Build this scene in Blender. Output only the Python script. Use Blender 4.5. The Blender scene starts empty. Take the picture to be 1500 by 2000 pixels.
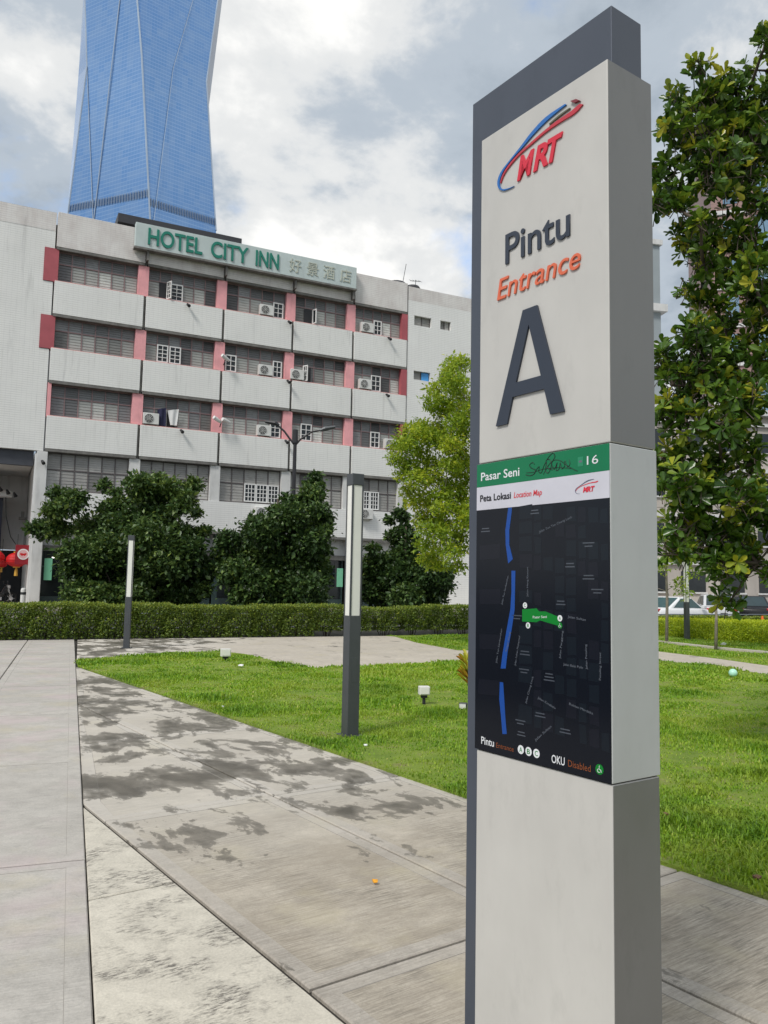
import bpy, bmesh, math, random
import numpy as np
from mathutils import Vector, Matrix

random.seed(7)
RNG = np.random.default_rng(7)
sc = bpy.context.scene
COL = sc.collection
R = math.radians

# ------------------------------------------------------------------ camera
cam_data = bpy.data.cameras.new('camera')
cam = bpy.data.objects.new('camera', cam_data)
COL.objects.link(cam)
sc.camera = cam
EYE = 1.55
_p, _r = R(5.23), R(1.077)
_F = Vector((0, math.cos(_p), math.sin(_p)))
_X = Vector((1, 0, 0))
_U = _X.cross(_F)
_X2 = _X * math.cos(_r) + _U * math.sin(_r)
_U2 = _U * math.cos(_r) - _X * math.sin(_r)
M3 = Matrix((_X2, _U2, -_F)).transposed()
cam.matrix_world = Matrix.Translation((0, 0, EYE)) @ M3.to_4x4()
cam_data.sensor_fit = 'VERTICAL'
cam_data.sensor_height = 24.0
cam_data.lens = 1565.5 / 2000 * 24.0
cam_data.clip_start = 0.05
cam_data.clip_end = 6000

# ------------------------------------------------------------------ sky
SUN_EL, SUN_AZ = R(48), R(216)       # azimuth clockwise from +Y
world = bpy.data.worlds.new('World')
sc.world = world
world.use_nodes = True
wt = world.node_tree
wt.nodes.clear()
WN = lambda t: wt.nodes.new(t)
wl = wt.links.new
out = WN('ShaderNodeOutputWorld')
bg = WN('ShaderNodeBackground')
bg.inputs['Strength'].default_value = 0.1
sky = WN('ShaderNodeTexSky')
sky.sky_type = 'NISHITA'
sky.sun_disc = False
sky.sun_elevation = SUN_EL
sky.sun_rotation = SUN_AZ
sky.air_density = 1.0
sky.dust_density = 0.6
sky.ozone_density = 1.5
tc = WN('ShaderNodeTexCoord')
sep = WN('ShaderNodeSeparateXYZ')
wl(tc.outputs['Generated'], sep.inputs[0])
def wmath(op, a, b=None, clamp=False):
    n = WN('ShaderNodeMath'); n.operation = op; n.use_clamp = clamp
    for i, v in enumerate((a, b)):
        if v is None: continue
        if isinstance(v, (int, float)): n.inputs[i].default_value = v
        else: wl(v, n.inputs[i])
    return n.outputs[0]
zc = wmath('ADD', wmath('MAXIMUM', sep.outputs[2], 0.0), 0.42)
px = wmath('DIVIDE', sep.outputs[0], zc)
py = wmath('DIVIDE', sep.outputs[1], zc)
comb = WN('ShaderNodeCombineXYZ')
wl(px, comb.inputs[0]); wl(py, comb.inputs[1])
def wnoise(scale, detail, rough, off, dist=0.0):
    mp = WN('ShaderNodeMapping'); mp.inputs['Location'].default_value = off
    wl(comb.outputs[0], mp.inputs[0])
    n = WN('ShaderNodeTexNoise')
    n.inputs['Scale'].default_value = scale
    n.inputs['Detail'].default_value = detail
    n.inputs['Roughness'].default_value = rough
    n.inputs['Distortion'].default_value = dist
    wl(mp.outputs[0], n.inputs['Vector'])
    return n.outputs['Fac']
def wramp(v, stops, interp='EASE'):
    r = WN('ShaderNodeValToRGB'); r.color_ramp.interpolation = interp
    e = r.color_ramp.elements
    while len(e) < len(stops): e.new(0.5)
    for el, (p, c) in zip(e, stops):
        el.position = p; el.color = (*c, 1) if len(c) == 3 else c
    wl(v, r.inputs[0])
    return r.outputs[0]
CL_OFF = (2.9, 12.6, 0.0)
shape = wnoise(1.9, 8, 0.56, CL_OFF, 0.25)
fine = wnoise(6.5, 7, 0.6, (1.2, 7.7, 0), 0.2)
shade_v = wmath('ADD', wmath('MULTIPLY', shape, 0.72), wmath('MULTIPLY', fine, 0.28))
cloud_col = wramp(shade_v, [(0.38, (6.0, 5.95, 5.8)), (0.46, (4.5, 4.58, 4.6)), (0.53, (2.75, 3.1, 3.5)), (0.64, (1.8, 2.15, 2.55))])
cover = wramp(wnoise(2.3, 7, 0.58, (15.6, 7.9, 0), 0.2), [(0.30, (0, 0, 0)), (0.44, (1, 1, 1))])
skyc = WN('ShaderNodeMix'); skyc.data_type = 'RGBA'; skyc.blend_type = 'MIX'
skyboost = WN('ShaderNodeMix'); skyboost.data_type = 'RGBA'; skyboost.blend_type = 'MULTIPLY'
skyboost.inputs[0].default_value = 1.0
wl(sky.outputs[0], skyboost.inputs[6]); skyboost.inputs[7].default_value = (1.5, 1.5, 1.5, 1)
wl(cover, skyc.inputs[0]); wl(skyboost.outputs[2], skyc.inputs[6]); wl(cloud_col, skyc.inputs[7])
wl(skyc.outputs[2], bg.inputs['Color'])
wl(bg.outputs[0], out.inputs[0])

# ------------------------------------------------------------------ sun (behind thin cloud)
sd = bpy.data.lights.new('sun', 'SUN')
sd.energy = 1.5
sd.angle = R(14)
sd.color = (1.0, 0.96, 0.9)
sun = bpy.data.objects.new('sun', sd)
COL.objects.link(sun)
_sv = Vector((math.sin(SUN_AZ) * math.cos(SUN_EL), math.cos(SUN_AZ) * math.cos(SUN_EL), math.sin(SUN_EL)))
sun.rotation_euler = _sv.to_track_quat('Z', 'Y').to_euler()
sun.location = _sv * 60

vs = sc.view_settings
vs.view_transform = 'Standard'; vs.look = 'None'; vs.gamma = 1.0; vs.exposure = 0.85
vs.use_curve_mapping = False
sc.cycles.max_bounces = 6
sc.cycles.transparent_max_bounces = 6
sc.cycles.caustics_reflective = False
sc.cycles.caustics_refractive = False

# ================================================================== helpers
def srgb(r, g, b):
    f = lambda c: (c / 255 / 12.92) if c / 255 <= 0.04045 else ((c / 255 + 0.055) / 1.055) ** 2.4
    return (f(r), f(g), f(b))

class NT:
    """small node-tree helper for materials"""
    def __init__(self, name):
        self.m = bpy.data.materials.new(name); self.m.use_nodes = True
        self.t = self.m.node_tree; self.t.nodes.clear()
        self.out = self.t.nodes.new('ShaderNodeOutputMaterial')
        self.b = self.t.nodes.new('ShaderNodeBsdfPrincipled')
        self.t.links.new(self.b.outputs[0], self.out.inputs[0])
        self._pos = None
    def n(self, t, **kw):
        x = self.t.nodes.new(t)
        for k, v in kw.items(): setattr(x, k, v)
        return x
    def l(self, a, b): self.t.links.new(a, b)
    def pos(self, obj=False):
        if obj: return self.n('ShaderNodeTexCoord').outputs['Object']
        return self.n('ShaderNodeNewGeometry').outputs['Position']
    def mapped(self, v, scale=(1, 1, 1), rot=(0, 0, 0), loc=(0, 0, 0)):
        if any(rot):
            m0 = self.n('ShaderNodeMapping'); self.l(v, m0.inputs[0]); m0.inputs['Rotation'].default_value = rot
            v, rot = m0.outputs[0], (0, 0, 0)
        mp = self.n('ShaderNodeMapping'); self.l(v, mp.inputs[0])
        mp.inputs['Scale'].default_value = scale; mp.inputs['Rotation'].default_value = rot; mp.inputs['Location'].default_value = loc
        return mp.outputs[0]
    def noise(self, v, scale=5, detail=4, rough=0.55, dist=0.0):
        x = self.n('ShaderNodeTexNoise'); self.l(v, x.inputs['Vector'])
        x.inputs['Scale'].default_value = scale; x.inputs['Detail'].default_value = detail
        x.inputs['Roughness'].default_value = rough; x.inputs['Distortion'].default_value = dist
        return x.outputs['Fac']
    def ramp(self, v, stops, interp='LINEAR'):
        r = self.n('ShaderNodeValToRGB'); r.color_ramp.interpolation = interp
        e = r.color_ramp.elements
        while len(e) < len(stops): e.new(0.5)
        for el, (p, c) in zip(e, stops):
            el.position = p
            if isinstance(c, (int, float)): c = (c, c, c)
            el.color = (*c, 1)
        self.l(v, r.inputs[0])
        return r.outputs[0]
    def mix(self, fac, a, b, mode='MIX'):
        x = self.n('ShaderNodeMix', data_type='RGBA', blend_type=mode)
        for i, v in ((0, fac), (6, a), (7, b)):
            if isinstance(v, (int, float)): x.inputs[i].default_value = v if i == 0 else (v, v, v, 1)
            elif isinstance(v, tuple): x.inputs[i].default_value = (*v, 1)
            else: self.l(v, x.inputs[i])
        return x.outputs[2]
    def math(self, op, a, b=None, clamp=False):
        x = self.n('ShaderNodeMath', operation=op, use_clamp=clamp)
        for i, v in enumerate((a, b)):
            if v is None: continue
            if isinstance(v, (int, float)): x.inputs[i].default_value = v
            else: self.l(v, x.inputs[i])
        return x.outputs[0]
    def col(self, v):
        if isinstance(v, tuple): self.b.inputs['Base Color'].default_value = (*v, 1)
        else: self.l(v, self.b.inputs['Base Color'])
    def rough(self, v):
        if isinstance(v, (int, float)): self.b.inputs['Roughness'].default_value = v
        else: self.l(v, self.b.inputs['Roughness'])
    def bump(self, h, strength=0.3, dist=0.01):
        x = self.n('ShaderNodeBump'); x.inputs['Strength'].default_value = strength; x.inputs['Distance'].default_value = dist
        self.l(h, x.inputs['Height']); self.l(x.outputs[0], self.b.inputs['Normal'])
    def attr(self, name):
        return self.n('ShaderNodeAttribute', attribute_name=name).outputs['Fac']

def simple(name, color, rough=0.6, metal=0.0, var=0.12, vscale=3.0, spec=0.5, grime=0.0):
    t = NT(name)
    p = t.pos(True)
    v = t.noise(p, vscale, 5, 0.6)
    lo = tuple(c * (1 - var) for c in color); hi = tuple(min(1, c * (1 + var)) for c in color)
    c = t.ramp(v, [(0.3, lo), (0.7, hi)])
    if grime:
        g = t.noise(t.mapped(p, (1.5, 1.5, 0.25)), vscale * 2.2, 6, 0.65)
        c = t.mix(t.math('MULTIPLY', t.ramp(g, [(0.5, 0), (0.75, 1)]), grime), c, tuple(x * 0.4 for x in color))
    t.col(c); t.rough(rough)
    t.b.inputs['Metallic'].default_value = metal
    t.b.inputs['Specular IOR Level'].default_value = spec
    return t.m

def tag(o, label=None, cat=None, group=None, kind=None):
    if label: o['label'] = label
    if cat: o['category'] = cat
    if group: o['group'] = group
    if kind: o['kind'] = kind
    return o

def empty(name, loc=(0, 0, 0), rz=0.0):
    o = bpy.data.objects.new(name, None); COL.objects.link(o)
    o.location = loc; o.rotation_euler = (0, 0, rz); o.empty_display_size = 0.2
    return o

def link(name, me, parent=None, loc=None, rz=None):
    o = bpy.data.objects.new(name, me); COL.objects.link(o)
    if parent is not None: o.parent = parent
    if loc is not None: o.location = loc
    if rz is not None: o.rotation_euler = (0, 0, rz)
    return o

class MB:
    def __init__(self): self.v = []; self.f = []; self.mi = []
    def box(self, x0, x1, y0, y1, z0, z1, m=0):
        b = len(self.v)
        self.v += [(x0, y0, z0), (x1, y0, z0), (x1, y1, z0), (x0, y1, z0), (x0, y0, z1), (x1, y0, z1), (x1, y1, z1), (x0, y1, z1)]
        for q in ((3, 2, 1, 0), (4, 5, 6, 7), (0, 1, 5, 4), (1, 2, 6, 5), (2, 3, 7, 6), (3, 0, 4, 7)):
            self.f.append(tuple(b + i for i in q)); self.mi.append(m)
        return self
    def quad(self, a, b_, c, d, m=0):
        b = len(self.v); self.v += [tuple(a), tuple(b_), tuple(c), tuple(d)]; self.f.append((b, b + 1, b + 2, b + 3)); self.mi.append(m); return self
    def poly(self, pts, m=0):
        b = len(self.v); self.v += [tuple(p) for p in pts]; self.f.append(tuple(range(b, b + len(pts)))); self.mi.append(m); return self
    def prism(self, pts2, z0, z1, m=0):
        """pts2: counter-clockwise (x,y)"""
        n = len(pts2); b = len(self.v)
        self.v += [(x, y, z0) for x, y in pts2] + [(x, y, z1) for x, y in pts2]
        self.f.append(tuple(b + n + i for i in range(n))); self.mi.append(m)
        self.f.append(tuple(b + n - 1 - i for i in range(n))); self.mi.append(m)
        for i in range(n):
            j = (i + 1) % n
            self.f.append((b + i, b + j, b + n + j, b + n + i)); self.mi.append(m)
        return self
    def plate(self, pts2, y0, y1, m=0):
        """outline in the x-z plane, front face at y0 (towards -y), back at y1"""
        n = len(pts2); b = len(self.v)
        self.v += [(x, y0, z) for x, z in pts2] + [(x, y1, z) for x, z in pts2]
        self.f.append(tuple(b + i for i in range(n))); self.mi.append(m)
        self.f.append(tuple(b + n + n - 1 - i for i in range(n))); self.mi.append(m)
        for i in range(n):
            j = (i + 1) % n
            self.f.append((b + j, b + i, b + n + i, b + n + j)); self.mi.append(m)
        return self
    def tube(self, pts, radii, seg=8, m=0, cap=True):
        pts = [Vector(p) for p in pts]
        if isinstance(radii, (int, float)): radii = [radii] * len(pts)
        rings = []; prev = None
        for i, p in enumerate(pts):
            d = (pts[min(i + 1, len(pts) - 1)] - pts[max(i - 1, 0)]).normalized()
            a = d.orthogonal().normalized() if prev is None else (prev - d * prev.dot(d)).normalized()
            prev = a; c = d.cross(a)
            b = len(self.v)
            for k in range(seg):
                t = 2 * math.pi * k / seg
                q = p + (a * math.cos(t) + c * math.sin(t)) * radii[i]
                self.v.append(tuple(q))
            rings.append(b)
        for r0, r1 in zip(rings, rings[1:]):
            for k in range(seg):
                self.f.append((r0 + k, r0 + (k + 1) % seg, r1 + (k + 1) % seg, r1 + k)); self.mi.append(m)
        if cap:
            self.f.append(tuple(rings[0] + seg - 1 - k for k in range(seg))); self.mi.append(m)
            self.f.append(tuple(rings[-1] + k for k in range(seg))); self.mi.append(m)
        return self
    def lathe(self, prof, seg=16, c=(0, 0, 0), m=0):
        rings = []
        for r, z in prof:
            b = len(self.v)
            for k in range(seg):
                t = 2 * math.pi * k / seg
                self.v.append((c[0] + r * math.cos(t), c[1] + r * math.sin(t), c[2] + z))
            rings.append(b)
        for r0, r1 in zip(rings, rings[1:]):
            for k in range(seg):
                self.f.append((r0 + k, r0 + (k + 1) % seg, r1 + (k + 1) % seg, r1 + k)); self.mi.append(m)
        self.f.append(tuple(rings[0] + seg - 1 - k for k in range(seg))); self.mi.append(m)
        self.f.append(tuple(rings[-1] + k for k in range(seg))); self.mi.append(m)
        return self
    def mesh(self, name, mats, bevel=0.0, smooth=False, segs=2):
        me = bpy.data.meshes.new(name)
        me.from_pydata(self.v, [], self.f)
        if not isinstance(mats, (list, tuple)): mats = [mats]
        for m in mats: me.materials.append(m)
        if len(mats) > 1: me.polygons.foreach_set('material_index', self.mi)
        if bevel:
            bm = bmesh.new(); bm.from_mesh(me)
            bmesh.ops.remove_doubles(bm, verts=bm.verts, dist=1e-5)
            ed = [e for e in bm.edges if len(e.link_faces) == 2 and e.calc_face_angle(0) > 0.5]
            bmesh.ops.bevel(bm, geom=ed, offset=bevel, segments=segs, profile=0.5, affect='EDGES')
            bm.to_mesh(me); bm.free()
        if smooth: me.polygons.foreach_set('use_smooth', [True] * len(me.polygons))
        me.update()
        return me
    def build(self, name, mats, parent=None, loc=None, rz=None, **kw):
        return link(name, self.mesh(name, mats, **kw), parent, loc, rz)

def bxo(name, x0, x1, y0, y1, z0, z1, mat, parent=None, bevel=0.0):
    return MB().box(x0, x1, y0, y1, z0, z1).build(name, mat, parent, bevel=bevel)

def copy_tree(o, parent=None):
    c = o.copy(); COL.objects.link(c); c.parent = parent
    for ch in list(o.children): copy_tree(ch, c)
    return c

def text_mesh(body, x0, x1, z0, cap, mat, y=0.0, depth=0.002, bold=0.0, shear=0.0, rot=None, round_=0.0):
    """letters standing in the x-z plane facing -y; width fitted to x0..x1, capital height cap; rot = angle about y at (x0,z0)"""
    cu = bpy.data.curves.new('lettering', 'FONT')
    cu.body = body; cu.size = 1.0; cu.offset = bold; cu.shear = shear
    cu.resolution_u = 3 if cap < 0.05 else 6
    cu.extrude = 0.0 if depth <= 0 else depth / (2 * max(cap / 0.682, 1e-6))
    ob = bpy.data.objects.new('lettering', cu); COL.objects.link(ob)
    dg = bpy.context.evaluated_depsgraph_get(); dg.update()
    me = bpy.data.meshes.new_from_object(ob.evaluated_get(dg))
    bpy.data.objects.remove(ob); bpy.data.curves.remove(cu)
    n = len(me.vertices); co = np.empty(n * 3, dtype=np.float64); me.vertices.foreach_get('co', co); co = co.reshape(-1, 3)
    lo, hi = co[:, 0].min(), co[:, 0].max()
    sx = (x1 - x0) / (hi - lo); sz = cap / 0.682; 
    X = (co[:, 0] - lo) * sx; Z = co[:, 1] * sz; D = co[:, 2] * sz
    D = D - D.max() if depth > 0 else D * 0
    if rot:
        c, s = math.cos(rot), math.sin(rot); X, Z = X * c - Z * s, X * s + Z * c
    o3 = np.stack([X + x0, y - (D - D.min()), Z + z0], 1) if depth > 0 else np.stack([X + x0, np.full(n, y), Z + z0], 1)
    me.vertices.foreach_set('co', o3.ravel()); me.update()
    me.materials.clear(); me.materials.append(mat)
    return me

def clip(poly, a, b, c):
    """keep the part of a polygon where a*x+b*y >= c"""
    res = []
    for i in range(len(poly)):
        p, q = poly[i], poly[(i + 1) % len(poly)]
        dp, dq = a * p[0] + b * p[1] - c, a * q[0] + b * q[1] - c
        if dp >= 0: res.append(p)
        if (dp > 0) != (dq > 0) and abs(dp - dq) > 1e-9:
            t = dp / (dp - dq); res.append((p[0] + (q[0] - p[0]) * t, p[1] + (q[1] - p[1]) * t))
    return res

def area2(p): return 0.5 * sum(p[i][0] * p[(i + 1) % len(p)][1] - p[(i + 1) % len(p)][0] * p[i][1] for i in range(len(p)))
def in_poly(pts, poly):
    x, y = pts[:, 0], pts[:, 1]; ins = np.zeros(len(pts), bool); n = len(poly)
    for i in range(n):
        x0, y0 = poly[i]; x1, y1 = poly[(i + 1) % n]
        if y0 == y1: continue
        c = ((y0 > y) != (y1 > y)) & (x < (x1 - x0) * (y - y0) / (y1 - y0) + x0)
        ins ^= c
    return ins

# ================================================================== materials
def concrete(name, base, stains=False, broom=0.0, scuff=0.0, rot=0.0, pink=0.0):
    t = NT(name)
    p = t.pos()
    big = t.noise(p, 0.9, 6, 0.6)
    mid = t.noise(p, 7, 7, 0.65, 0.4)
    fin = t.noise(p, 90, 3, 0.6)
    c = t.ramp(big, [(0.3, tuple(x * 0.86 for x in base)), (0.7, tuple(min(1, x * 1.1) for x in base))])
    c = t.mix(t.math('MULTIPLY', t.ramp(mid, [(0.40, 0), (0.66, 1)]), 0.5), c, tuple(x * 0.62 for x in base))
    pit = t.noise(p, 28, 6, 0.75)
    c = t.mix(t.math('MULTIPLY', t.ramp(pit, [(0.56, 0), (0.72, 1)]), 0.55), c, tuple(x * 0.42 for x in base))
    c = t.mix(0.22, c, t.ramp(fin, [(0.3, tuple(x * 0.5 for x in base)), (0.7, tuple(min(1, x * 1.35) for x in base))]))
    if pink:
        pk = t.noise(p, 1.6, 3, 0.5)
        c = t.mix(t.math('MULTIPLY', t.ramp(pk, [(0.52, 0), (0.66, 1)]), pink), c, (0.52, 0.42, 0.43))
    rough = 0.8
    if broom:
        bv = t.noise(t.mapped(p, (95, 5.0, 1), (0, 0, rot)), 1.0, 6, 0.75)
        st = t.ramp(bv, [(0.42, 0.0), (0.64, 1.0)])
        zone = t.ramp(t.noise(p, 1.1, 4, 0.6), [(0.36, 0.1), (0.58, 1)])
        c = t.mix(t.math('MULTIPLY', t.math('MULTIPLY', st, zone), broom), c, tuple(x * 0.33 for x in base))
        gm = t.noise(t.mapped(p, (2.0, 1.0, 1), (0, 0, rot)), 1.3, 8, 0.66)
        c = t.mix(t.math('MULTIPLY', t.ramp(gm, [(0.42, 0), (0.62, 1)]), broom * 0.5), c, tuple(x * y for x, y in zip(base, (0.52, 0.49, 0.45))))
        yl = t.noise(p, 1.7, 5, 0.6)
        c = t.mix(t.math('MULTIPLY', t.ramp(yl, [(0.54, 0), (0.7, 1)]), 0.45), c, (0.46, 0.41, 0.29))
    if scuff:
        s1 = t.noise(p, 2.6, 5, 0.7); s2 = t.noise(t.mapped(p, (60, 16, 1), (0, 0, R(54))), 1.0, 4, 0.8)
        mk = t.math('MULTIPLY', t.ramp(s1, [(0.47, 0), (0.58, 1)]), t.ramp(s2, [(0.45, 0), (0.6, 1)]))
        c = t.mix(t.math('MULTIPLY', mk, scuff), c, (0.10, 0.09, 0.08))
    if stains:
        # rain water lying in the shallow dips of the slabs
        s = t.n('ShaderNodeSeparateXYZ'); t.l(p, s.inputs[0])
        tt = t.math('ADD', t.math('MULTIPLY', s.outputs[0], 0.584), t.math('MULTIPLY', s.outputs[1], -0.811))
        z1 = t.n('ShaderNodeMapRange'); t.l(tt, z1.inputs[0])
        z1.inputs[1].default_value = -3.9; z1.inputs[2].default_value = -5.6; z1.inputs[3].default_value = 0.0; z1.inputs[4].default_value = 1.0
        z1.clamp = True
        if stains == 'west':
            t.l(s.outputs[0], z1.inputs[0]); z1.inputs[1].default_value = -3.2; z1.inputs[2].default_value = -5.2; z1.inputs[4].default_value = 1.25
        w = t.noise(t.mapped(p, (0.8, 1.25, 1), (0, 0, R(54.2))), 1.7, 10, 0.62, 0.4)
        w = t.math('ADD', w, t.math('MULTIPLY', t.math('SUBTRACT', t.noise(t.mapped(p, (0.7, 1.3, 1), (0, 0, R(54.2))), 8.0, 7, 0.72), 0.5), 0.22))
        w = t.math('ADD', w, t.math('MULTIPLY', t.math('SUBTRACT', t.noise(t.mapped(p, (0.75, 1.3, 1), (0, 0, R(54.2))), 3.6, 5, 0.6), 0.5), 0.28))
        th = t.math('ADD', w, t.math('MULTIPLY', t.math('SUBTRACT', z1.outputs[0], 1.0), 0.14))
        wet = t.ramp(th, [(0.486, 0), (0.502, 0.65), (0.60, 1)])
        c = t.mix(t.math('MULTIPLY', z1.outputs[0], 0.45), c, (0.60, 0.57, 0.515))
        wetc = t.mix(t.ramp(t.noise(p, 3.0, 4, 0.6), [(0.35, 0), (0.65, 1)]), (0.066, 0.058, 0.045), (0.145, 0.13, 0.105))
        c = t.mix(t.math('MULTIPLY', wet, 0.93), c, wetc)
        rough = t.ramp(wet, [(0, 0.8), (1, 0.42)])
    t.col(c); t.rough(rough)
    t.b.inputs['Specular IOR Level'].default_value = 0.35
    t.bump(t.math('ADD', fin, t.math('MULTIPLY', mid, 1.2)), 0.35, 0.004)
    return t.m

M_CON_L = concrete('concrete_walk', (0.49, 0.465, 0.425), pink=0.45, broom=0.3, rot=R(69))
M_CON_W = concrete('concrete_wedge', (0.60, 0.56, 0.475), scuff=0.9)
M_CON_D = concrete('concrete_damp', (0.48, 0.43, 0.355), stains=True, broom=0.95, rot=R(54.2))
M_CON_E = concrete('concrete_edge', (0.47, 0.43, 0.375), stains=True, broom=0.5, rot=R(54.2))
M_CON_P = concrete('concrete_path', (0.53, 0.49, 0.43), broom=0.25, rot=R(20))
M_CON_S = concrete('concrete_wet_patch', (0.53, 0.48, 0.41), stains='west', broom=0.2, rot=R(60))
M_GROOVE = simple('groove_dark', (0.24, 0.225, 0.20), 0.9)  # slightly darker concrete tone for the thin groove line in each slab
M_JOINT = simple('joint_soil', (0.03, 0.027, 0.022), 0.95)
M_ASPH = simple('asphalt', (0.06, 0.06, 0.062), 0.9, var=0.25, vscale=0.6)
M_GROUND = simple('far_ground', (0.12, 0.12, 0.11), 0.95, var=0.2, vscale=0.05)

def soil_grass():
    t = NT('lawn_soil')
    p = t.pos()
    v = t.noise(p, 2.2, 6, 0.65)
    c = t.ramp(v, [(0.3, (0.12, 0.20, 0.016)), (0.55, (0.20, 0.28, 0.03)), (0.72, (0.24, 0.22, 0.09))])
    t.col(c); t.rough(0.95)
    t.bump(t.noise(p, 45, 4, 0.7), 0.8, 0.03)
    return t.m
M_SOIL = soil_grass()

def leaf_mat(name, stops, trans=0.3, gloss=0.45, tcol=1.5, patch=None):
    """stops: ramp over the per-leaf random value; a share of the light passes through the blade"""
    t = NT(name)
    a = t.attr('rnd')
    c = t.ramp(a, stops)
    if patch:
        sc_, amt, pc = patch
        v = t.noise(t.pos(), sc_, 5, 0.6)
        c = t.mix(t.math('MULTIPLY', t.ramp(v, [(0.46, 0), (0.62, 1)]), amt), c, pc)
    t.col(c); t.rough(gloss)
    t.b.inputs['Specular IOR Level'].default_value = 0.4
    tr = t.n('ShaderNodeBsdfTranslucent')
    hs = t.n('ShaderNodeHueSaturation'); hs.inputs['Value'].default_value = tcol; hs.inputs['Hue'].default_value = 0.485
    t.l(c, hs.inputs['Color']); t.l(hs.outputs[0], tr.inputs[0])
    mx = t.n('ShaderNodeMixShader'); mx.inputs[0].default_value = trans
    t.l(t.b.outputs[0], mx.inputs[1]); t.l(tr.outputs[0], mx.inputs[2]); t.l(mx.outputs[0], t.out.inputs[0])
    return t.m
M_GRASS = leaf_mat('grass_blades', [(0.0, (0.085, 0.19, 0.012)), (0.4, (0.18, 0.35, 0.016)), (0.75, (0.31, 0.47, 0.026)), (0.97, (0.50, 0.49, 0.14))], 0.35, 0.5, 1.5, patch=(1.1, 0.5, (0.34, 0.41, 0.05)))

# ================================================================== ground, pavement, lawn
g = MB(); g.poly([(-3000, -600, 0), (3000, -600, 0), (3000, 4500, 0), (-3000, 4500, 0)])
tag(g.build('ground', M_GROUND, loc=(0, 0, -0.12)), kind='structure')
FA = R(26.07)                                   # bearing of the hotel front, hedge and street
DV = Vector((math.cos(FA), math.sin(FA), 0)); NV = Vector((math.sin(FA), -math.cos(FA), 0))
def along(base, s, out=0.0, z=0.0):
    v = Vector(base) + DV * s + NV * out; return Vector((v.x, v.y, z))
HB = (-4.92, 22.6, 0)                           # a point on the front of the hedge
street = [along(HB, s, o) for s, o in ((-45, -1.3), (70, -1.3), (70, -30), (-45, -30))]
st_ = MB(); st_.poly([(p.x, p.y, -0.09) for p in street]); tag(st_.build('road', M_ASPH), kind='structure')

E_ = (0.584, -0.811); MM = (0.811, 0.584)
W_ = (0.361, -0.933); Q_ = (0.933, 0.361)
def grid_poly(e, m, t0, t1, m0, m1):
    return [(e[0] * t + m[0] * k, e[1] * t + m[1] * k) for t, k in ((t0, m0), (t1, m0), (t1, m1), (t0, m1))]
def hedge_clip(p): return clip(p, NV.x, NV.y, NV.x * HB[0] + NV.y * HB[1] + 0.02)
pav = MB()
base_poly = hedge_clip([(-14, -2), (6.5, -2), (4.4, 1.0), (-5.45, 14.63), (-5.85, 15.6), (-7.9, 21.0), (-7.9, 26), (-14, 26)])
pav.poly([(x, y, -0.035) for x, y in base_poly])
pavement = tag(pav.build('pavement', M_JOINT), kind='structure')
def slab(poly, mats, border=0.11, z=0.0, name='slab'):
    if len(poly) < 3 or abs(area2(poly)) < 0.02: return
    if area2(poly) < 0: poly = poly[::-1]
    b = MB(); b.prism(poly, -0.034 , z)
    if len(mats) > 1: mats = list(mats) + [M_GROOVE]
    me = b.mesh(name, mats)
    bm = bmesh.new(); bm.from_mesh(me); bm.faces.ensure_lookup_table()
    bm.normal_update()
    top = [f for f in bm.faces if f.normal.z > 0.9]
    te = list({e for f in top for e in f.edges})
    bmesh.ops.bevel(bm, geom=te, offset=0.006, segments=1, profile=0.5, affect='EDGES')
    bm.normal_update()
    top = max((f for f in bm.faces if f.normal.z > 0.95), key=lambda f: f.calc_area())
    if len(mats) > 1:
        r = bmesh.ops.inset_individual(bm, faces=[top], thickness=border)
        for f in r['faces']: f.material_index = 1
        r = bmesh.ops.inset_individual(bm, faces=[top], thickness=0.003, depth=-0.002)
        for f in r['faces']: f.material_index = 2
        top.material_index = 0
        for f in bm.faces:
            if f is not top and f.material_index == 0 : f.material_index = 1
    bm.to_mesh(me); bm.free()
    link(name, me, pavement)
gp = 0.009
for (q0, q1) in ((-0.95, 0.154), (-2.05, -0.95), (-3.15, -2.05), (-4.25, -3.15), (-5.35, -4.25)):
    for k in range(-8, 2):
        t0 = -4.91 + 2.68 * k
        wob = random.uniform(-0.004, 0.002)
        slab(hedge_clip(grid_poly(W_, Q_, t0 + gp, t0 + 2.68 - gp, q0 + gp, q1 - (0.003 if q1 > 0 else gp))), [M_CON_L, M_CON_L], border=0.13, z=wob)
for (m0, m1) in ((1.68, 2.93), (2.93, 4.12)):
    for k in range(-5, 5):
        t0 = -5.42 + 2.62 * k
        p = grid_poly(E_, MM, t0 + gp, t0 + 2.62 - gp, m0 + (0.028 if m0 < 2 else gp), m1 - gp)
        p = clip(p, Q_[0], Q_[1], 0.154 + 0.004)
        slab(p, [M_CON_D, M_CON_E], z=random.uniform(-0.002, 0.001) - 0.014)
for t0, t1 in ((-8, -4.12), (-4.12, -1.45), (-1.45, 1.2), (1.2, 4.0)):
    p = clip(grid_poly(E_, MM, t0 + gp, t1 - gp, -4.0, 1.68 - 0.009), Q_[0], Q_[1], 0.154 + 0.004)
    slab(p, [M_CON_W], z=-0.002)

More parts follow.
